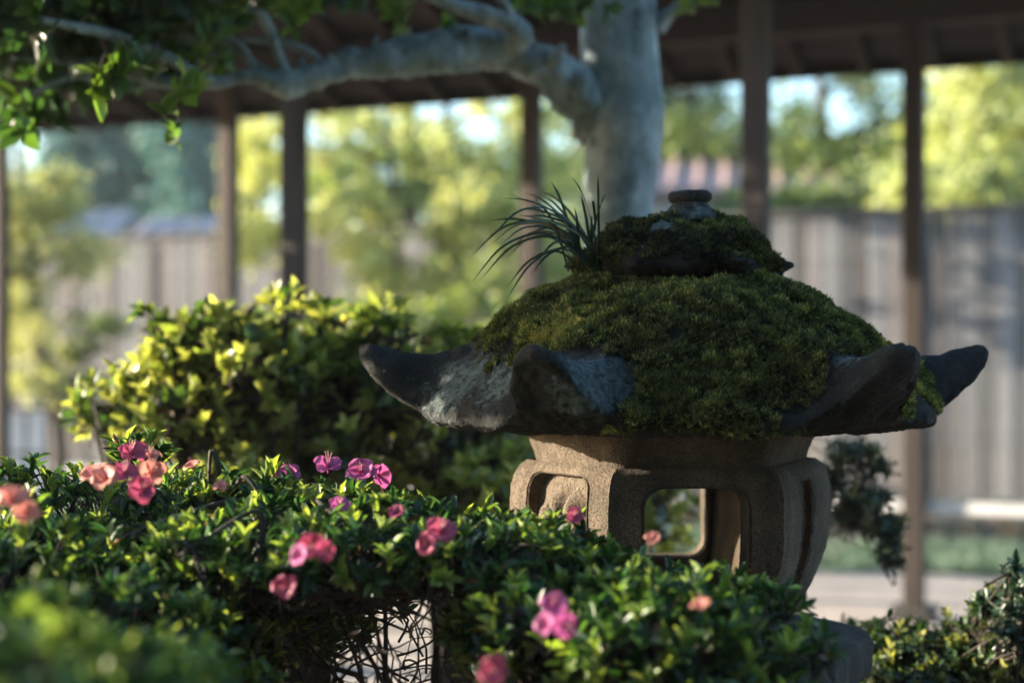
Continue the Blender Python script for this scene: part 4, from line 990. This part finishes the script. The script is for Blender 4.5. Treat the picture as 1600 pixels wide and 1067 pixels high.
fl = [(450, 742, 1.78, .043, 'magenta', (-.1, -.5, .8)), (513, 728, 1.80, .044, 'magenta', (.1, -.6, .7)), (566, 737, 1.77, .044, 'magenta', (-.1, -.7, .5)), (592, 742, 1.80, .038, 'magenta', (.6, -.5, .4)),
      (530, 790, 1.62, .030, 'magenta', (.1, -.5, .7)), (18, 780, 1.32, .042, 'salmon', (0, -.6, .7)), (-10, 790, 1.30, .042, 'salmon', (-.3, -.6, .5)), (40, 800, 1.34, .034, 'salmon', (.3, -.6, .5)), (165, 748, 1.55, .040, 'salmon', (-.1, -.6, .6)), (145, 742, 1.6, .036, 'salmon', (-.3, -.5, .6)), (195, 740, 1.58, .038, 'rose', (0, -.5, .7)),
      (205, 708, 1.70, .040, 'rose', (.1, -.5, .7)), (236, 738, 1.62, .036, 'salmon', (.4, -.5, .5)), (222, 765, 1.52, .034, 'rose', (.2, -.7, .3)), (235, 712, 1.74, .03, 'salmon', (.3, -.4, .7)),
      (485, 850, 1.40, .036, 'rose', (-.1, -.8, .3)), (470, 866, 1.38, .03, 'magenta', (-.4, -.7, .2)), (505, 858, 1.38, .028, 'rose', (.4, -.7, .2)), (690, 830, 1.50, .040, 'rose', (.1, -.6, .6)), (668, 850, 1.50, .030, 'rose', (-.4, -.7, .3)), (897, 806, 1.60, .026, 'rose', (.1, -.5, .7)),
      (868, 945, 1.30, .036, 'magenta', (0, -.6, .6)), (880, 975, 1.28, .036, 'magenta', (.3, -.8, .2)), (855, 975, 1.29, .030, 'magenta', (-.4, -.7, .3)), (1095, 945, 1.26, .024, 'salmon', (0, -.2, .9)), (448, 915, 1.42, .036, 'rose', (-.1, -.8, .2)), (772, 1046, 1.20, .036, 'rose', (0, -.8, .3)),
      (1020, 840, 1.5, .020, 'salmon', (0, -.5, .7)), (300, 728, 1.72, .024, 'salmon', (0, -.4, .8)), (345, 760, 1.6, .022, 'salmon', (0, -.4, .8)), (620, 800, 1.6, .024, 'rose', (0, -.6, .6))]
lab = {'magenta': 'magenta pink azalea flower', 'rose': 'deep rose azalea flower', 'salmon': 'salmon pink azalea flower', 'white': 'white azalea flower'}
for x, y, Y, s, m, D in fl:
    flower_part(azalea, P(x, y+1, Y), norm(np.array(D)+rng.normal(size=3)*.15), s, m, lab[m], random.uniform(0, 6))

# broad leaved shrub behind the azalea
cm_lobes = [((-.57, 2.72, CZ-.14), (.145, .2, .135)), ((-.47, 2.78, CZ-.09), (.16, .2, .14)), ((-.30, 2.83, CZ-.13), (.22, .24, .175)), ((-.12, 2.85, CZ-.17), (.2, .22, .17)), ((.0, 2.72, CZ-.30), (.16, .16, .13)), ((-.40, 2.72, CZ-.30), (.24, .18, .12)), ((.22, 2.95, CZ-.31), (.16, .15, .13))]
cm_lobes = [(c, (r[0]*.86, r[1]*.86, r[2]*.86)) for c, r in cm_lobes]; cm_lobes += [q for q in clumps(cm_lobes[:6], 44, .06, 8, .2, 1.0) if q[0][0] > -.70]; cm_lobes += [(P(x, y, Y), (a, a, a*.8)) for x, y, Y, a in ((245, 490, 2.7, .03), (330, 500, 2.7, .035), (450, 480, 2.7, .04), (520, 490, 2.75, .035), (640, 515, 2.7, .04), (600, 500, 2.75, .03), (700, 540, 2.7, .035))]
bush('camellia_bush', 'broad leaved glossy shrub with bright new leaves between azalea and walkway', 'shrub', (-.35, 2.8, 0), cm_lobes, LT_OVAL, 'camellia', 'camellia', 6, .035, .0165, 950,
     [np.array([-.4, 2.8, .5]), np.array([-.1, 2.85, .5])], up=.45, spread=.85, new=.85, dark=.5, inner=.7, lo=-.8, sr=.009, core_leaves=.12)
# sparse dark shrub behind the lantern
dk = [(P(1335, 705, 2.75), (.045, .05, .020)), (P(1370, 725, 2.78), (.024, .04, .016)), (P(1350, 775, 2.75), (.05, .05, .022)), (P(1380, 825, 2.75), (.042, .05, .026)), (P(1325, 800, 2.8), (.035, .05, .02)), (P(1388, 862, 2.72), (.03, .04, .022)), (P(1300, 740, 2.8), (.03, .04, .03))]
bush('dark_shrub', 'sparse dark leaved shrub in tiers just right of the fire box', 'shrub', tuple(P(1330, 0, 2.8)[:2])+(0,), dk, LT_AZ, 'dark', 'darkneedle', 6, .020, .0065, 3600, [np.array([P(1185, 0, 2.8)[0], 2.8, CZ-.26])],
     up=.3, spread=.9, new=.3, dark=.45, inner=.4, lo=-.9, sr=.0022, core_leaves=.4, single=150)
# small leaved bush at lower right
sm = [(P(1390, 1020, 2.35), (.08, .1, .05)), (P(1480, 1030, 2.35), (.10, .12, .055)), (P(1560, 1030, 2.3), (.10, .12, .085)), (P(1340, 1000, 2.55), (.05, .08, .03)), (P(1450, 1090, 2.25), (.18, .14, .06)), (P(1600, 970, 2.35), (.07, .1, .06))]
bush('small_leaved_bush', 'thin bush of tiny glossy leaves below the right side of the lantern', 'bush', tuple(P(1480, 0, 2.35)[:2])+(0,), sm, LT_OVAL, 'small', 'smallleaf', 7, .015, .0075, 5200, [np.array([P(1480, 0, 2.35)[0], 2.35, .5])],
     up=.5, spread=.9, new=.45, dark=.42, inner=.4, lo=-.7, sr=.003, core_leaves=.3, single=300)
sh = [(P(1580, 965, 2.2), (.035, .05, .03)), (P(1592, 920, 2.2), (.022, .03, .022)), (P(1582, 880, 2.2), (.010, .012, .028)), (P(1545, 945, 2.25), (.03, .03, .016)), (P(1605, 990, 2.15), (.05, .05, .04))]
bush('tall_seedling', 'upright dark seedling shrub with a tall thin shoot at the right edge', 'shrub', tuple(P(1590, 0, 2.2)[:2])+(0,), sh, LT_OVAL, 'seed', 'darkneedle', 6, .016, .007, 5200, [np.array([P(1590, 0, 2.2)[0], 2.2, .6])],
     up=.6, spread=.8, new=.12, dark=.35, inner=.3, lo=-.9, sr=.003, core_leaves=.3, single=200)

# ------------------------------------------------------------------ thin evening haze
hz = bpy.data.materials.new('haze'); hz.use_nodes = True; t_ = hz.node_tree; t_.nodes.clear()
ov = t_.nodes.new('ShaderNodeOutputMaterial'); pv = t_.nodes.new('ShaderNodeVolumePrincipled'); pv.inputs['Color'].default_value = (.86, .93, 1.0, 1); pv.inputs['Density'].default_value = .0009
t_.links.new(pv.outputs[0], ov.inputs['Volume'])
hb = bpy.data.meshes.new('haze'); bm = bmesh.new(); bmesh.ops.create_cube(bm, size=1); bm.to_mesh(hb); bm.free(); hb.materials.append(hz)
ho = bpy.data.objects.new('haze', hb); COL.objects.link(ho); ho['kind'] = 'stuff'; ho.location = (0, 180, 3.6); ho.scale = (860, 690, 9.2)
